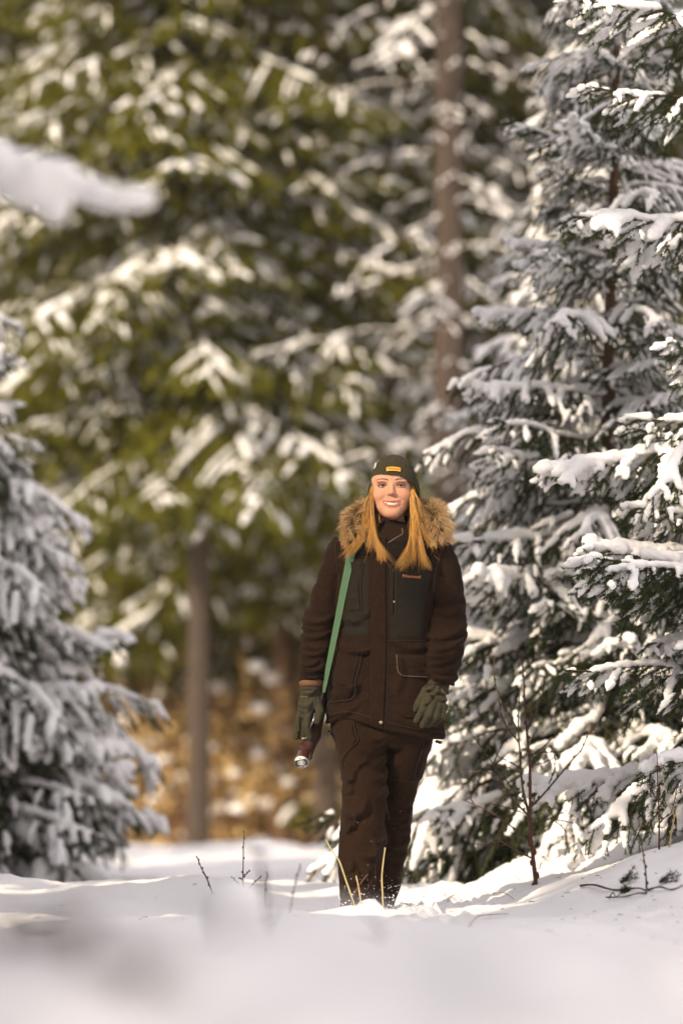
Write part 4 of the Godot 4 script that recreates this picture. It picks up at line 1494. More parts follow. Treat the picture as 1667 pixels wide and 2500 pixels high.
func head(w: Node3D):
	var c := pp(955, 1189.5, 0.0)   # between the eyes, in the plane of the body
	var q := FP / 14.0
	var f := Field.new(c + Vector3(-0.084, -0.185, -0.11), c + Vector3(0.084, 0.088, 0.122), 0.0024)
	var rows := []
	for r in [[1270, 12, 0.040, 0.074], [1266.5, 23, 0.022, 0.083], [1261, 33, 0.0, 0.0885], [1253, 44, -0.02, 0.091], [1243, 55, -0.035, 0.0915], [1230, 61.5, -0.05, 0.0905], [1212, 65.5, -0.075, 0.088], [1195, 67.5, -0.09, 0.0865], [1175, 67, -0.10, 0.0875], [1166, 64, -0.10, 0.083], [1158, 52, -0.09, 0.060]]:
		rows.append([c.y - (r[0] - 1189.5) / q, c.x - r[1] / q * 0.735, c.x + r[1] / q * 0.735, r[2], r[3]])
	rows.sort_custom(func(a, b): return a[0] < b[0])
	f.loft(rows, 0.012, 2.25)
	f.cap(c + Vector3(0, -0.085, -0.03), c + Vector3(0.004, -0.19, -0.035), 0.046, 0.050, 0.014)
	# cheeks, brow, chin
	for s in [-1.0, 1.0]:
		f.egg(c + Vector3(0.040 * s, -0.034, 0.064), Vector3(0.023, 0.019, 0.022), 0.024)
		f.egg(c + Vector3(0.031 * s, 0.017, 0.076), Vector3(0.024, 0.007, 0.010), 0.012)
		f.egg(c + Vector3(0.0335 * s, -0.001, 0.0945), Vector3(0.0185, 0.0105, 0.0125), 0.011, true)
	for s in [-1.0, 1.0]:
		f.cap(c + Vector3(0.0185 * s, -0.034, 0.0985), c + Vector3(0.0385 * s, -0.056, 0.0870), 0.0035, 0.0035, 0.008, true)
	f.egg(c + Vector3(0.001, -0.099, 0.078), Vector3(0.021, 0.014, 0.016), 0.02)
	# nose
	f.cap(c + Vector3(0, 0.006, 0.084), c + Vector3(-0.001, -0.026, 0.1005), 0.0068, 0.0088, 0.010)
	f.egg(c + Vector3(-0.001, -0.0275, 0.1015), Vector3(0.0098, 0.0078, 0.0095), 0.006)
	for s in [-1.0, 1.0]:
		f.egg(c + Vector3(0.0108 * s, -0.0305, 0.0920), Vector3(0.0056, 0.0058, 0.0082), 0.005)
		f.egg(c + Vector3(0.0058 * s, -0.0362, 0.0985), Vector3(0.0032, 0.0026, 0.005), 0.002, true)
	# lips round an open smile
	var up := PackedVector3Array([c + Vector3(-0.0335, -0.0560, 0.0770), c + Vector3(-0.018, -0.0585, 0.0885), c + Vector3(-0.0045, -0.0592, 0.0935), c + Vector3(0, -0.0600, 0.0938), c + Vector3(0.0045, -0.0592, 0.0935), c + Vector3(0.018, -0.0588, 0.0885), c + Vector3(0.0325, -0.0568, 0.0770)])
	var low := PackedVector3Array([c + Vector3(-0.0335, -0.0565, 0.0770), c + Vector3(-0.023, -0.0680, 0.0870), c + Vector3(-0.010, -0.0752, 0.0920), c + Vector3(0, -0.0768, 0.0925), c + Vector3(0.010, -0.0755, 0.0920), c + Vector3(0.023, -0.0685, 0.0870), c + Vector3(0.0325, -0.0573, 0.0770)])
	for k in 6:
		f.cap(up[k], up[k + 1], 0.0024 if k == 0 else 0.0032, 0.0024 if k == 5 else 0.0032, 0.005)
		f.cap(low[k], low[k + 1], 0.0026 if k == 0 else 0.0042, 0.0026 if k == 5 else 0.0042, 0.005)
	for k in range(1, 8):
		var t := float(k) / 8.0
		var p := straight(up, t).lerp(straight(low, t), 0.52)
		var half := absf(straight(up, t).y - straight(low, t).y) * 0.5 - 0.0012
		f.egg(p + Vector3(0, 0, -0.002), Vector3(0.0052, maxf(half, 0.0016), 0.014), 0.0015, true)
	var mb := f.mesh()
	for k in mb.v.size():
		var p := mb.v[k] - c
		var skin := Color(0.445, 0.235, 0.150)
		# warmer cheeks, nose tip and chin
		for b in [[0.042, -0.034, 0.02, 0.5], [-0.042, -0.034, 0.02, 0.5], [0.0, -0.027, 0.012, 0.45], [0.0, -0.10, 0.018, 0.3]]:
			skin = skin.lerp(Color(0.46, 0.18, 0.12), b[3] * exp(-(pow(p.x - b[0], 2) + pow(p.y - b[1], 2)) / (b[2] * b[2])))
		# made-up lids
		for s in [-1.0, 1.0]:
			var e := Vector2((p.x - 0.034 * s) / 0.019, (p.y - 0.004) / 0.011).length()
			skin = skin.lerp(Color(0.19, 0.075, 0.052), 0.85 * smoothstep(1.25, 0.55, e) * float(p.z > 0.05))
		if p.z > 0.06 and absf(p.x) < 0.0345:
			var t := clampf((p.x + 0.0335) / 0.066, 0.0, 1.0)
			var a := straight(up, t) - c
			var b := straight(low, t) - c
			var on := smoothstep(0.0052, 0.0034, absf(p.y - a.y)) if p.y > (a.y + b.y) * 0.5 else smoothstep(0.0062, 0.0040, absf(p.y - b.y))
			skin = skin.lerp(Color(0.36, 0.105, 0.085), on * 0.9)
			if p.z < a.z - 0.006 and p.y < a.y and p.y > b.y:
				skin = Color(0.06, 0.015, 0.012)
		mb.c[k] = skin
	var body := part("body", mb.commit(), mats.skin, w)
	# eyes
	for s in [-1.0, 1.0]:
		var e := MB.new()
		var ec := c + Vector3(0.0338 * s, -0.0005, 0.0695)
		e.ball(ec, Vector3.ONE * 0.0125, 12, 16)
		var eye := part("eye", e.commit(), mats.eye_white, body)
		var ir := MB.new()
		ir.ball(ec + Vector3(0.0004, 0.0, 0.0098), Vector3(0.0060, 0.0060, 0.0034), 8, 16)
		part("iris", ir.commit(), mats.iris, eye)
		var pu := MB.new()
		pu.ball(ec + Vector3(0.0004, 0.0, 0.0118), Vector3(0.0027, 0.0027, 0.0018), 6, 12)
		part("pupil", pu.commit(), mats.pupil, eye)
		# lids: two curved rolls that leave an almond open
		var top := PackedVector3Array()
		var bot := PackedVector3Array()
		for k in 9:
			var t := float(k) / 8.0
			var x := lerpf(-0.0158, 0.0158, t)
			var bow := 1.0 - pow(2.0 * t - 1.0, 2.0)
			var z := sqrt(maxf(0.0136 * 0.0136 - x * x * 0.62, 0.00002))
			top.append(ec + Vector3(x, -0.0008 + 0.0066 * bow + 0.0010 * s * (t - 0.5), z - 0.0022 * bow))
			bot.append(ec + Vector3(x, -0.0008 - 0.0056 * bow + 0.0010 * s * (t - 0.5), z - 0.0022 * bow))
		var lid := MB.new()
		lid.tube(top, 0.0028, 0.0028, 8)
		lid.tube(bot, 0.0022, 0.0022, 8)
		lid.c.fill(Color(0.30, 0.135, 0.095))
		part("eyelid", lid.commit(), mats.skin, body)
		var la := MB.new()
		var lashes := PackedVector3Array()
		for p in top:
			lashes.append(p + Vector3(0, -0.0016, 0.0022))
		la.tube(lashes, 0.0013, 0.0016, 5)
		for k in 12:
			var p := straight(lashes, (k + 0.5) / 12.0)
			la.tube(PackedVector3Array([p, p + Vector3((p.x - ec.x) * 0.18, 0.001, 0.003), p + Vector3((p.x - ec.x) * 0.36, 0.004, 0.0045)]), 0.0005, 0.0002, 3)
		part("eyelashes", la.commit(), mats.lash, body)
		var br := MB.new()
		rng.seed = 61
		for k in 110:
			var t := rng.randf()
			var bx := lerpf(0.0125, 0.052, t)
			var by := 0.0195 + 0.0065 * sin(t * 2.2) - 0.004 * t + rng.randf_range(-0.0018, 0.0018) * (1.0 - 0.5 * t)
			var p := c + Vector3(bx * s, by, 0.0)
			var d := Vector3((0.6 + t) * s, 0.55 - t * 0.8, 0).normalized() * 0.0055
			p.z = f.front(p.x, p.y) + 0.0004
			var p2 := p + d
			p2.z = f.front(p2.x, p2.y) + 0.0009
			br.tube(PackedVector3Array([p, p.lerp(p2, 0.5) + Vector3(0, 0, 0.0004), p2]), 0.0010, 0.0005, 3)
		part("eyebrow", br.commit(), mats.brow, body)
	# teeth
	var arch := MB.new()
	var arc := PackedVector3Array()
	for k in 13:
		var x := lerpf(-0.027, 0.027, k / 12.0)
		arc.append(c + Vector3(x, -0.0668 + 9.0 * x * x, 0.0842 - 9.0 * x * x))
	arch.tube(arc, 0.0050, 0.0050, 8)
	for k in arch.v.size():
		arch.v[k].z += 0.001
	part("teeth_row", arch.commit(), mats.tooth, body)
	for k in 8:
		var t := (k + 0.5) / 8.0
		var x := lerpf(-0.0240, 0.0240, t)
		var z := 0.0885 - 9.0 * x * x
		var wide := 0.0056 if k in [3, 4] else 0.0050
		var tooth := MB.new()
		tooth.ball(c + Vector3(x, -0.0668 + 9.0 * x * x, z), Vector3(wide * 0.62, 0.0074 - absf(x) * 0.06, 0.0032), 6, 10)
		part("tooth", tooth.commit(), mats.tooth, body)


func beanie(w: Node3D):
	var mid := pp(961.5, 1219, -0.012)
	var lean := 0.66
	var up := Vector3(0, cos(lean), -sin(lean))
	var fr := Vector3(0, sin(lean), cos(lean))
	var ribs := 66
	var nt := ribs * 8
	var shell := func(rows: Array, puff: float) -> ArrayMesh:
		# rows [height along the hat, half width, half depth, rib depth]
		var mb := MB.new()
		for r in rows:
			for k in nt + 1:
				var a := TAU * k / nt
				var rib: float = r[3] * cos(a * ribs)
				var soft := 1.0 + puff * n_low.get_noise_2d(cos(a) * 2.0 + 3.0, sin(a) * 2.0 + r[0] * 14.0)
				mb.vert(mid + Vector3.RIGHT * (cos(a) * (r[1] * soft + rib)) + fr * (sin(a) * (r[2] * soft + rib)) + up * r[0], Vector3.UP)
		for r in rows.size() - 1:
			for k in nt:
				mb.quad(r * (nt + 1) + k, r * (nt + 1) + k + 1, (r + 1) * (nt + 1) + k + 1, (r + 1) * (nt + 1) + k)
		var out := Vector3.ZERO
		for k in range(0, mini(mb.i.size(), nt * 18), 3):
			var face := (mb.v[mb.i[k + 2]] - mb.v[mb.i[k]]).cross(mb.v[mb.i[k + 1]] - mb.v[mb.i[k]])
			out.x += face.dot(mb.v[mb.i[k]] - mid)
		if out.x < 0.0:
			mb.i.reverse()
		mb.smooth()
		return mb.commit()
	var crown := []
	for k in 25:
		var t := k / 24.0
		var r := pow(maxf(1.0 - pow(t, 2.5), 0.0), 1.0 / 2.1)
		crown.append([0.03 + 0.151 * t, 0.0865 * r + 0.0006, 0.116 * r + 0.0006, 0.0017 * r * (1.0 - 0.3 * t)])
	var hat := part("beanie", shell.call(crown, 0.03), mats.knit, w)
	var cuff := [[0.004, 0.0855, 0.117, 0.0008], [-0.001, 0.0895, 0.121, 0.0016], [0.008, 0.0925, 0.1245, 0.0020], [0.022, 0.0938, 0.1255, 0.0020], [0.036, 0.0936, 0.125, 0.0020], [0.050, 0.0925, 0.1235, 0.0019], [0.058, 0.0905, 0.121, 0.0014], [0.061, 0.0870, 0.117, 0.0008], [0.055, 0.0845, 0.1145, 0.0004]]
	part("cuff", shell.call(cuff, 0.015), mats.knit, hat)
	var tag_ := MB.new()
	var cen := mid + fr * 0.1275 + up * 0.031
	# a flat stitched label with rounded corners, bent a little round the head
	for side in 2:
		for v in 5:
			for u in 13:
				var x := lerpf(-0.0262, 0.0262, u / 12.0)
				var y := lerpf(-0.0100, 0.0100, v / 4.0)
				if (u == 0 or u == 12) and (v == 0 or v == 4):
					x *= 0.97
					y *= 0.92
				tag_.vert(cen + Vector3.RIGHT * (x - 0.003) + up * y + fr * ((0.0015 if side == 0 else 0.0) + 0.0025 - x * x * 6.0) + Vector3(0, -0.035 * x, 0), fr)
	for v in 4:
		for u in 12:
			var a := v * 13 + u
			tag_.quad(a, a + 13, a + 14, a + 1)
	tag_.smooth()
	if tag_.n[20].dot(fr) < 0.0:
		tag_.i.reverse()
		tag_.smooth()
	part("label_patch", tag_.commit(), mats.patch_yellow, hat)
	var word := part("lettering", lettering("Pinewood", 0.042, 0.0008), mats.ink_brown, hat)
	word.transform = Transform3D(Basis(Vector3.RIGHT, up, fr).orthonormalized() * Basis(Vector3.BACK, -0.035), cen + fr * 0.0045 + Vector3(-0.003, 0, 0))


func strands(mb: MB, path: Array, count: int, s0: float, s1: float, r: float, dark: Color, light: Color, wild := 0.004):
	# a lock of hair: thin tapering strands along one path [sx, sy, dz ...], gathered in finer locks towards their ends
	var pts := PackedVector3Array()
	for k in range(0, path.size(), 3):
		pts.append(pp(path[k], path[k + 1], path[k + 2]))
	var c := along(pts, 12)
	var groups := maxi(1, count / 14)
	var mids := []
	for k in groups:
		var q := rng.randf() * TAU
		mids.append([Vector3(cos(q), 0.0, sin(q) * 0.6) * sqrt(rng.randf()), rng.randf_range(0.74, 1.0), rng.randf(), rng.randf_range(-1, 1)])
	for k in count:
		var m: Array = mids[k % groups]
		var q := rng.randf() * TAU
		var own_off := Vector3(cos(q), 0.0, sin(q) * 0.6) * sqrt(rng.randf())
		var mid: Vector3 = m[0]
		var stray := Vector3(rng.randf_range(-1, 1), rng.randf_range(-1, 1), rng.randf_range(-1, 1)) * wild
		var own := PackedVector3Array()
		var short: float = minf(m[1] * rng.randf_range(0.92, 1.04), 1.0)
		for j in 13:
			var t := j / 12.0 * short
			var p := straight(c, t)
			var off := own_off.lerp(mid, smoothstep(0.1, 0.85, t) * 0.88)
			own.append(p + off * lerpf(s0, s1, t) + stray * t * t + Vector3(sin(t * 8.0 + m[3] * 6.0), 0, cos(t * 6.0 + m[3] * 4.0)) * (0.0075 * t))
		mb.col = dark.lerp(light, clampf(m[2] * 0.95 + rng.randf() * 0.4 - 0.15, 0.0, 1.0))
		mb.tube(own, r * rng.randf_range(0.8, 1.25), r * 0.3, 3, false)


func hair(w: Node3D):
	rng.seed = 71
	var dark := Color(0.13, 0.052, 0.009)
	var light := Color(0.84, 0.45, 0.10)
	var locks := [
		# image left
		[[911, 1184, 0.030, 907, 1212, 0.064, 905, 1260, 0.085, 910, 1310, 0.115, 932, 1350, 0.140, 955, 1380, 0.150], 110, 0.0042, 0.024],
		[[909, 1187, 0.026, 902, 1225, 0.058, 895, 1280, 0.095, 872, 1325, 0.125, 838, 1364, 0.135], 90, 0.0045, 0.018],
		[[910, 1186, 0.026, 903, 1235, 0.07, 903, 1290, 0.105, 905, 1330, 0.132, 903, 1356, 0.14], 26, 0.004, 0.008],
		[[909, 1188, 0.02, 896, 1260, 0.07, 880, 1300, 0.10, 858, 1340, 0.12, 845, 1352, 0.125], 40, 0.004, 0.022],
		[[910, 1186, 0.03, 905, 1250, 0.08, 918, 1320, 0.125, 930, 1352, 0.142, 934, 1372, 0.147], 60, 0.004, 0.016],
		# image right
		[[1006, 1184, 0.015, 1005, 1210, 0.066, 1010, 1270, 0.095, 1004, 1330, 0.132, 990, 1365, 0.148, 978, 1392, 0.152], 100, 0.006, 0.022],
		[[1006, 1186, 0.030, 1008, 1225, 0.066, 1016, 1290, 0.11, 1028, 1345, 0.135, 1040, 1396, 0.140], 80, 0.008, 0.014],
		[[1005, 1180, 0.03, 1012, 1240, 0.06, 1030, 1290, 0.10, 1050, 1325, 0.115, 1070, 1355, 0.115], 34, 0.008, 0.018],
		[[1005, 1184, 0.03, 1007, 1240, 0.075, 1012, 1300, 0.12, 1010, 1350, 0.142, 1012, 1386, 0.148], 60, 0.008, 0.016],
		[[1004, 1185, 0.02, 1014, 1240, 0.05, 1018, 1290, 0.09, 1006, 1330, 0.13, 975, 1375, 0.150], 50, 0.010, 0.014],
	]
	var mb := MB.new()
	for l in locks:
		strands(mb, l[0], int(l[1] * 3.0), l[2], l[3], 0.00062, dark, light, 0.013)
	# the darker hair behind, next to the neck
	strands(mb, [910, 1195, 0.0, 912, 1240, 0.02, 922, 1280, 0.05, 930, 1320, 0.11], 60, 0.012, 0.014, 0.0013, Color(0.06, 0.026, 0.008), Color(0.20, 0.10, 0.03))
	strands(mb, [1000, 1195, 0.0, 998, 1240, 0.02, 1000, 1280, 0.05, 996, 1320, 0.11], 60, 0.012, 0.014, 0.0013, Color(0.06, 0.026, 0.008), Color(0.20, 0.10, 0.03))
	# fly-away strands
	for k in 60:
		var s := -1.0 if k % 2 else 1.0
		var x := 957.0 + s * rng.randf_range(50, 72)
		strands(mb, [957 + s * 50, 1195, 0.05, x, 1240 + rng.randf_range(-10, 20), 0.08, x + s * rng.randf_range(-5, 20), 1300 + rng.randf_range(-20, 20), 0.11, x + s * rng.randf_range(-10, 45), 1335 + rng.randf_range(-20, 30), 0.12], 1, 0.0, 0.0, 0.0007, dark, light, 0.03)
	part("hair", mb.commit(), mats.hair, w)


func fur(w: Node3D):
	rng.seed = 81
	var pts := PackedVector3Array([pp(866, 1316, 0.085), pp(860, 1284, 0.06), pp(874, 1260, 0.005), pp(902, 1246, -0.08), pp(960, 1242, -0.14), pp(1020, 1244, -0.08), pp(1056, 1254, 0.005), pp(1068, 1278, 0.06), pp(1066, 1314, 0.085)])
	var path := along(pts, 60)
	var mb := MB.new()
	for k in 17000:
		var f := rng.randf()
		var p := straight(path, f)
		var t := (straight(path, minf(f + 0.01, 1.0)) - straight(path, maxf(f - 0.01, 0.0))).normalized()
		var a := t.cross(Vector3.UP).normalized()
		var b := a.cross(t)
		var q := rng.randf() * TAU
		var rad := a * cos(q) + b * sin(q)
		var clump := n_fine.get_noise_3d(p.x * 22.0 + cos(q), p.y * 22.0 + sin(q), p.z * 22.0)
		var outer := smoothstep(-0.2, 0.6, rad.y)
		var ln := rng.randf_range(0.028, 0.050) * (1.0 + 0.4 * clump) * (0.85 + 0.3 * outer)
		var swirl := n_fine.get_noise_3d(p.x * 16.0 + 9.0, p.y * 16.0 + q * 0.6, p.z * 16.0)
		var dir := (rad + Vector3(clump * 1.5, -0.45 + 1.2 * n_fine.get_noise_3d(p.x * 30.0, q, 2.0), 0.2) * 0.9 + t * (swirl * 2.2 + rng.randf_range(-0.3, 0.3))).normalized()
		var root := p + rad * 0.016
		var bend := Vector3(clump * 2.0 + rng.randf_range(-0.7, 0.7), -1.1, rng.randf_range(-0.7, 0.7)) * 0.012
		var own := PackedVector3Array([root, root + dir * ln * 0.4, root + dir * ln * 0.75 + bend * 0.5, root + dir * ln + bend])
		var first := mb.v.size()
		mb.tube(own, 0.00058, 0.00022, 3, false)
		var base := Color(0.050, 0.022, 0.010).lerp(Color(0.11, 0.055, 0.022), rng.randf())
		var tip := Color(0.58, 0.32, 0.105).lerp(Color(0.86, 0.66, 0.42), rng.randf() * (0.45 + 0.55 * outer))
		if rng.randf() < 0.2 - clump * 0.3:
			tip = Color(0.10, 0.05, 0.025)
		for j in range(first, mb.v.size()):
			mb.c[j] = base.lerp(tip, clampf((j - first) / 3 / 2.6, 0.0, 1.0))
	var under := MB.new()
	under.tube(path, 0.026, 0.026, 10, true)
	under.c.fill(Color(0.05, 0.024, 0.011))
	var hair_mesh := mb.commit()
	under.commit(hair_mesh)
	part("fur_trim", hair_mesh, mats.fur, w)


func gloves(w: Node3D):
	# her right hand (image left): hanging, fingers down along the stock
	var f := Field.new(Vector3(px(714), py(1818), -0.06), Vector3(px(806), py(1652), 0.16), 0.0031)
	var g := func(sx: float, sy: float, dz: float) -> Vector3: return Vector3(px(sx), py(sy), dz)
	f.cap(g.call(761, 1664, 0.045), g.call(761, 1684, 0.048), 0.041, 0.038, 0.006, false, 0.85)
	f.cap(g.call(761, 1692, 0.05), g.call(756, 1712, 0.05), 0.033, 0.036, 0.008, false, 1.15)
	f.cap(g.call(756, 1712, 0.05), g.call(748, 1738, 0.045), 0.036, 0.031, 0.010, false, 1.3)
	var fingers := [
		[[736, 1736, 0.035], [728, 1768, 0.030], [724, 1800, 0.030], 0.0130, 0.0098],
		[[741, 1742, 0.020], [735, 1775, 0.015], [734, 1798, 0.02], 0.0125, 0.0100],
		[[748, 1742, 0.040], [744, 1772, 0.030], [744, 1797, 0.025], 0.0130, 0.0100],
		[[753, 1740, 0.062], [749, 1772, 0.070], [757, 1800, 0.060], 0.0140, 0.0112],
		[[772, 1706, 0.062], [782, 1738, 0.078], [775, 1762, 0.075], 0.0170, 0.0112],
	]
	for q in fingers:
		var a: Vector3 = g.call(q[0][0], q[0][1], q[0][2])
		var b: Vector3 = g.call(q[1][0], q[1][1], q[1][2])
		var e: Vector3 = g.call(q[2][0], q[2][1], q[2][2])
		f.cap(a, b, q[3], (q[3] + q[4]) * 0.5, 0.004)
		f.cap(b, e, (q[3] + q[4]) * 0.5, q[4], 0.003)
	f.fold(folds_px([[733, 1690, 770, 1688, 0.005, 0.003], [735, 1697, 765, 1695, 0.004, 0.003], [728, 1718, 762, 1716, 0.008, 0.003], [727, 1730, 760, 1726, 0.008, 0.003], [732, 1741, 738, 1790, 0.006, 0.002]]), n_fine, 0.0012, Vector3(30, 30, 30))
	var gl := part("glove", f.mesh().commit(), mats.glove_cloth, w)
	part("glove_stripe", patch(f, [764, 1690, 764, 1715, 758, 1745, 755, 1790], [774, 1690, 774, 1715, 766, 1742, 760, 1786], 0.0016, 6, 26), mats.glove_dark, gl)
	part("cuff_seam", seam(f, [734, 1686, 750, 1684, 770, 1687, 786, 1690], 0.0024), mats.glove_dark, gl)
	var word := part("lettering", lettering("Pinewood", 0.030, 0.0010), mats.ink_olive, gl)
	word.position = Vector3(px(744), py(1702), f.front(px(744), py(1702)) + 0.003)
	word.rotation = Vector3(0, -0.5, 0)
	# her left hand (image right): back of the hand to the camera, fingers curled in towards the thigh
	f = Field.new(Vector3(px(992), py(1790), 0.03), Vector3(px(1108), py(1644), 0.24), 0.0031)
	f.cap(g.call(1072, 1660, 0.105), g.call(1068, 1678, 0.112), 0.040, 0.036, 0.006, false, 1.1)
	f.cap(g.call(1068, 1678, 0.112), g.call(1062, 1700, 0.125), 0.036, 0.039, 0.010, false, 1.35)
	f.cap(g.call(1050, 1712, 0.14), g.call(1076, 1728, 0.13), 0.022, 0.021, 0.016, false, 1.0)
	fingers = [
		[[1043, 1707, 0.155], [1029, 1737, 0.165], [1011, 1766, 0.140], 0.0155, 0.0108],
		[[1053, 1719, 0.158], [1044, 1747, 0.168], [1028, 1773, 0.140], 0.0155, 0.0110],
		[[1066, 1728, 0.150], [1061, 1752, 0.160], [1043, 1773, 0.132], 0.0148, 0.0104],
		[[1079, 1733, 0.138], [1075, 1753, 0.146], [1058, 1769, 0.120], 0.0135, 0.0096],
		[[1040, 1688, 0.130], [1022, 1717, 0.150], [1005, 1745, 0.135], 0.0185, 0.0118],
	]
	for q in fingers:
		var a: Vector3 = g.call(q[0][0], q[0][1], q[0][2])
		var b: Vector3 = g.call(q[1][0], q[1][1], q[1][2])
		var e: Vector3 = g.call(q[2][0], q[2][1], q[2][2])
		f.cap(a, b, q[3], (q[3] + q[4]) * 0.5, 0.004)
		f.cap(b, e, (q[3] + q[4]) * 0.5, q[4], 0.003)
	f.fold(folds_px([[1040, 1676, 1092, 1694, 0.006, 0.004], [1036, 1686, 1058, 1672, 0.006, 0.003], [1046, 1700, 1070, 1676, 0.007, 0.003], [1052, 1690, 1090, 1712, 0.007, 0.003], [1030, 1722, 1050, 1700, 0.006, 0.002]]), n_fine, 0.0012, Vector3(30, 30, 30))
	gl = part("glove", f.mesh().commit(), mats.glove_cloth, w)
	part("cuff_seam", seam(f, [1036, 1680, 1050, 1672, 1072, 1676, 1092, 1696], 0.0026), mats.glove_dark, gl)
	word = part("lettering", lettering("Pinewood", 0.034, 0.0010), mats.ink_olive, gl)
	word.position = Vector3(px(1080), py(1692), f.front(px(1080), py(1692)) + 0.003)
	word.rotation = Vector3(0.2, 0.5, -0.75)


func kicked_snow():
	rng.seed = 91
	var mb := MB.new()
	mb.ball(Vector3.ZERO, Vector3.ONE * 0.001, 4, 6)
	var places := []
	for k in 760:
		var near := k < 660
		var sx := rng.randf_range(822, 1010) if near else rng.randf_range(820, 990)
		var up := pow(rng.randf(), 3.6) * (90.0 if near else 330.0)
		var dz := rng.randf_range(0.02, 0.34)
		var s := (0.7 + 2.4 * pow(rng.randf(), 2.0)) * (1.0 if near else 0.6) * (1.0 if up < 40.0 else 0.6)
		places.append(Transform3D(Basis.from_scale(Vector3(s, s * 0.8, s)), origin + pp(sx, 2222 - up, dz)))
	var o := copies("snow_spray", mb.commit(), mats.snow_load, places, self)
	o.set_meta("label", "fine loose snow kicked up around the woman's boots")
	o.set_meta("category", "snow")


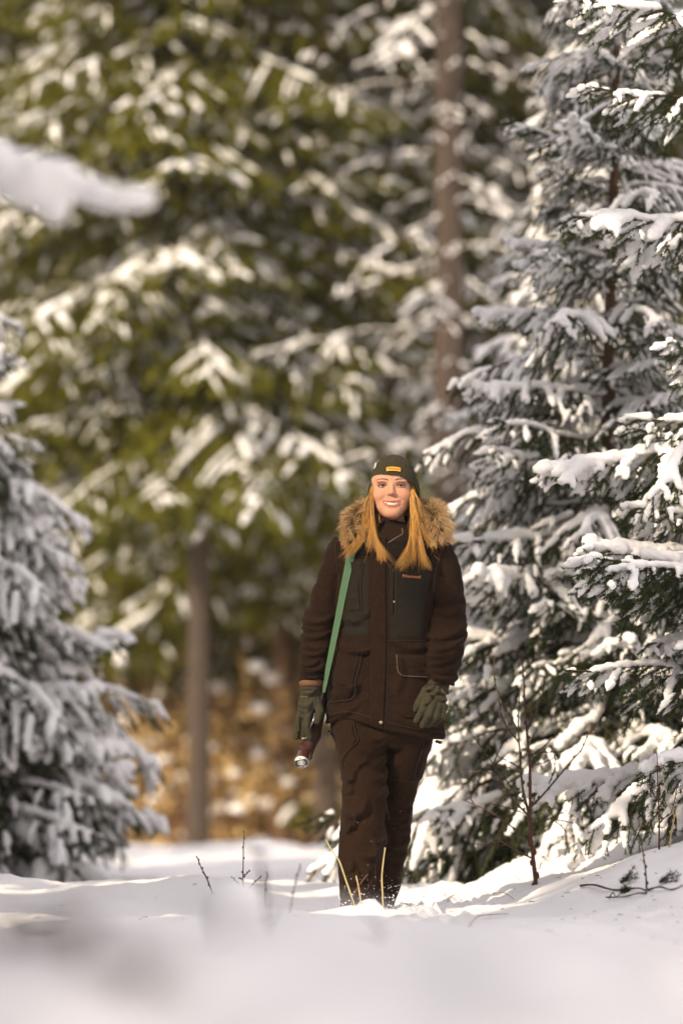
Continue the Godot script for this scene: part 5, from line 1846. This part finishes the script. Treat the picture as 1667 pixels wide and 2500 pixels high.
func rifle():
	var r := thing("hunting_rifle", "hunting rifle slung muzzle up on a green strap over the woman's shoulder", "rifle", origin)
	var f := Field.new(Vector3(px(714), py(1868), -0.14), Vector3(px(812), py(1735), 0.16), 0.004)
	var g := func(sx: float, sy: float, dz: float) -> Vector3: return Vector3(px(sx), py(sy), dz)
	f.cap(g.call(780, 1745, -0.02), g.call(765, 1796, 0.0), 0.020, 0.026, 0.01, false, 0.8)
	f.cap(g.call(765, 1796, 0.0), g.call(747, 1836, 0.03), 0.027, 0.027, 0.012, false, 0.8)
	f.cap(g.call(735, 1824, 0.04), g.call(755, 1850, 0.04), 0.0135, 0.0105, 0.014, false, 0.6)
	part("stock", f.mesh().commit(), mats.leather, r)
	# pistol grip with its capped end towards the camera
	var a: Vector3 = g.call(748, 1826, 0.02)
	var b: Vector3 = g.call(737.5, 1861, 0.095)
	var ax := (b - a).normalized()
	var mb := MB.new()
	mb.tube(PackedVector3Array([a, a.lerp(b, 0.5), b]), 0.0235, 0.0255, 28)
	part("grip", mb.commit(), mats.walnut, r)
	var cap_ := func(called: String, off: float, rad: float, thick: float, m: String):
		var q := MB.new()
		q.tube(PackedVector3Array([b + ax * off, b + ax * (off + thick * 0.5), b + ax * (off + thick)]), rad, rad * 0.985, 28)
		part(called, q.commit(), mats[m], r)
	cap_.call("grip_cap", 0.0, 0.0262, 0.003, "silver")
	# dark band with an engraved ring across the cap
	var side := ax.cross(Vector3(0.9, 0.35, 0)).normalized()
	var lng := side.cross(ax).normalized()
	var band := MB.new()
	for k in 13:
		var t := lerpf(-0.0245, 0.0245, k / 12.0)
		var half := minf(0.0135, sqrt(maxf(0.0252 * 0.0252 - t * t, 0.0)))
		for s in [-1.0, 1.0]:
			band.vert(b + ax * 0.0045 + lng * t + side * half * s, ax)
	for k in 12:
		band.quad(k * 2, k * 2 + 1, k * 2 + 3, k * 2 + 2)
	if (band.v[3] - band.v[0]).cross(band.v[1] - band.v[0]).dot(ax) < 0.0:
		band.i.reverse()
	band.smooth()
	part("cap_band", band.commit(), mats.cap_black, r)
	for rr in [0.0105, 0.0060, 0.0025]:
		var ring := MB.new()
		var pts := PackedVector3Array()
		for k in 25:
			pts.append(b + ax * 0.0055 + (lng * cos(TAU * k / 24.0) * 1.25 + side * sin(TAU * k / 24.0) * 0.85) * rr)
		ring.tube(pts, 0.0010, 0.0010, 5, false)
		part("cap_engraving", ring.commit(), mats.silver, r)
	for s in [-1.0, 1.0]:
		var sc := MB.new()
		sc.ball(b + ax * 0.004 + side * 0.019 * s, Vector3.ONE * 0.0024, 5, 8)
		part("cap_screw", sc.commit(), mats.cap_black, r)
	# trigger guard between the fingers, barrel behind the shoulder
	var tg := MB.new()
	tg.tube(along(PackedVector3Array([g.call(769, 1742, 0.06), g.call(766, 1758, 0.075), g.call(760, 1772, 0.07), g.call(750, 1800, 0.055), g.call(738, 1803, 0.045)]), 18), 0.0030, 0.0030, 6)
	part("trigger_guard", tg.commit(), mats.steel, r)
	var brl := MB.new()
	brl.tube(PackedVector3Array([g.call(786, 1740, -0.06), g.call(850, 1440, -0.205), g.call(919, 1130, -0.16)]), 0.013, 0.0085, 14)
	part("barrel", brl.commit(), mats.blued_steel, r)
	var mz := MB.new()
	mz.tube(PackedVector3Array([g.call(917.5, 1137, -0.16), g.call(919, 1130, -0.16), g.call(920.5, 1122, -0.16)]), 0.0088, 0.0088, 14)
	part("muzzle", mz.commit(), mats.steel, r)
	# the green sling over her right shoulder
	var path := [[866, 1328, 15], [861, 1345, 16.5], [855.5, 1363, 16.5], [848, 1400, 15.5], [838, 1448, 14.5], [828, 1500, 13.5], [818, 1550, 12.5], [808, 1600, 11.5], [800, 1640, 10], [795, 1668, 8], [791, 1692, 4]]
	var sm := MB.new()
	var em := MB.new()
	var eL := PackedVector3Array()
	var eR := PackedVector3Array()
	var last := 0.0
	for k in path.size():
		var p: Array = path[k]
		var x := px(p[0])
		var y := py(p[1])
		var half: float = p[2] * 0.5 / (FP / 14.0)
		var z := torso.front(x + 0.01, y) + 0.006
		if k > 5:
			z = maxf(lerpf(last, 0.06, 0.12), minf(z, last) - 0.004)
			z = maxf(z, torso.front(x + 0.012, y) + 0.005)
		last = z
		var up := 1.0 if k < path.size() - 1 else 1.0
		for q in 2:
			for s in [-1.0, 1.0]:
				sm.vert(Vector3(x + half * s, y - 0.2 * half * s, z - 0.0022 * q + 0.0), Vector3.BACK)
		eL.append(Vector3(x - half, y + 0.2 * half, z))
		eR.append(Vector3(x + half, y - 0.2 * half, z))
	for k in path.size() - 1:
		var c := k * 4
		sm.quad(c, c + 1, c + 5, c + 4)
	sm.smooth()
	if sm.n[8].z < 0.0:
		sm.i.reverse()
		sm.smooth()
	part("sling", sm.commit(), mats.strap, r)
	em.tube(eL, 0.0013, 0.0008, 5)
	em.tube(eR, 0.0013, 0.0008, 5)
	part("sling_edge", em.commit(), mats.strap_edge, r)
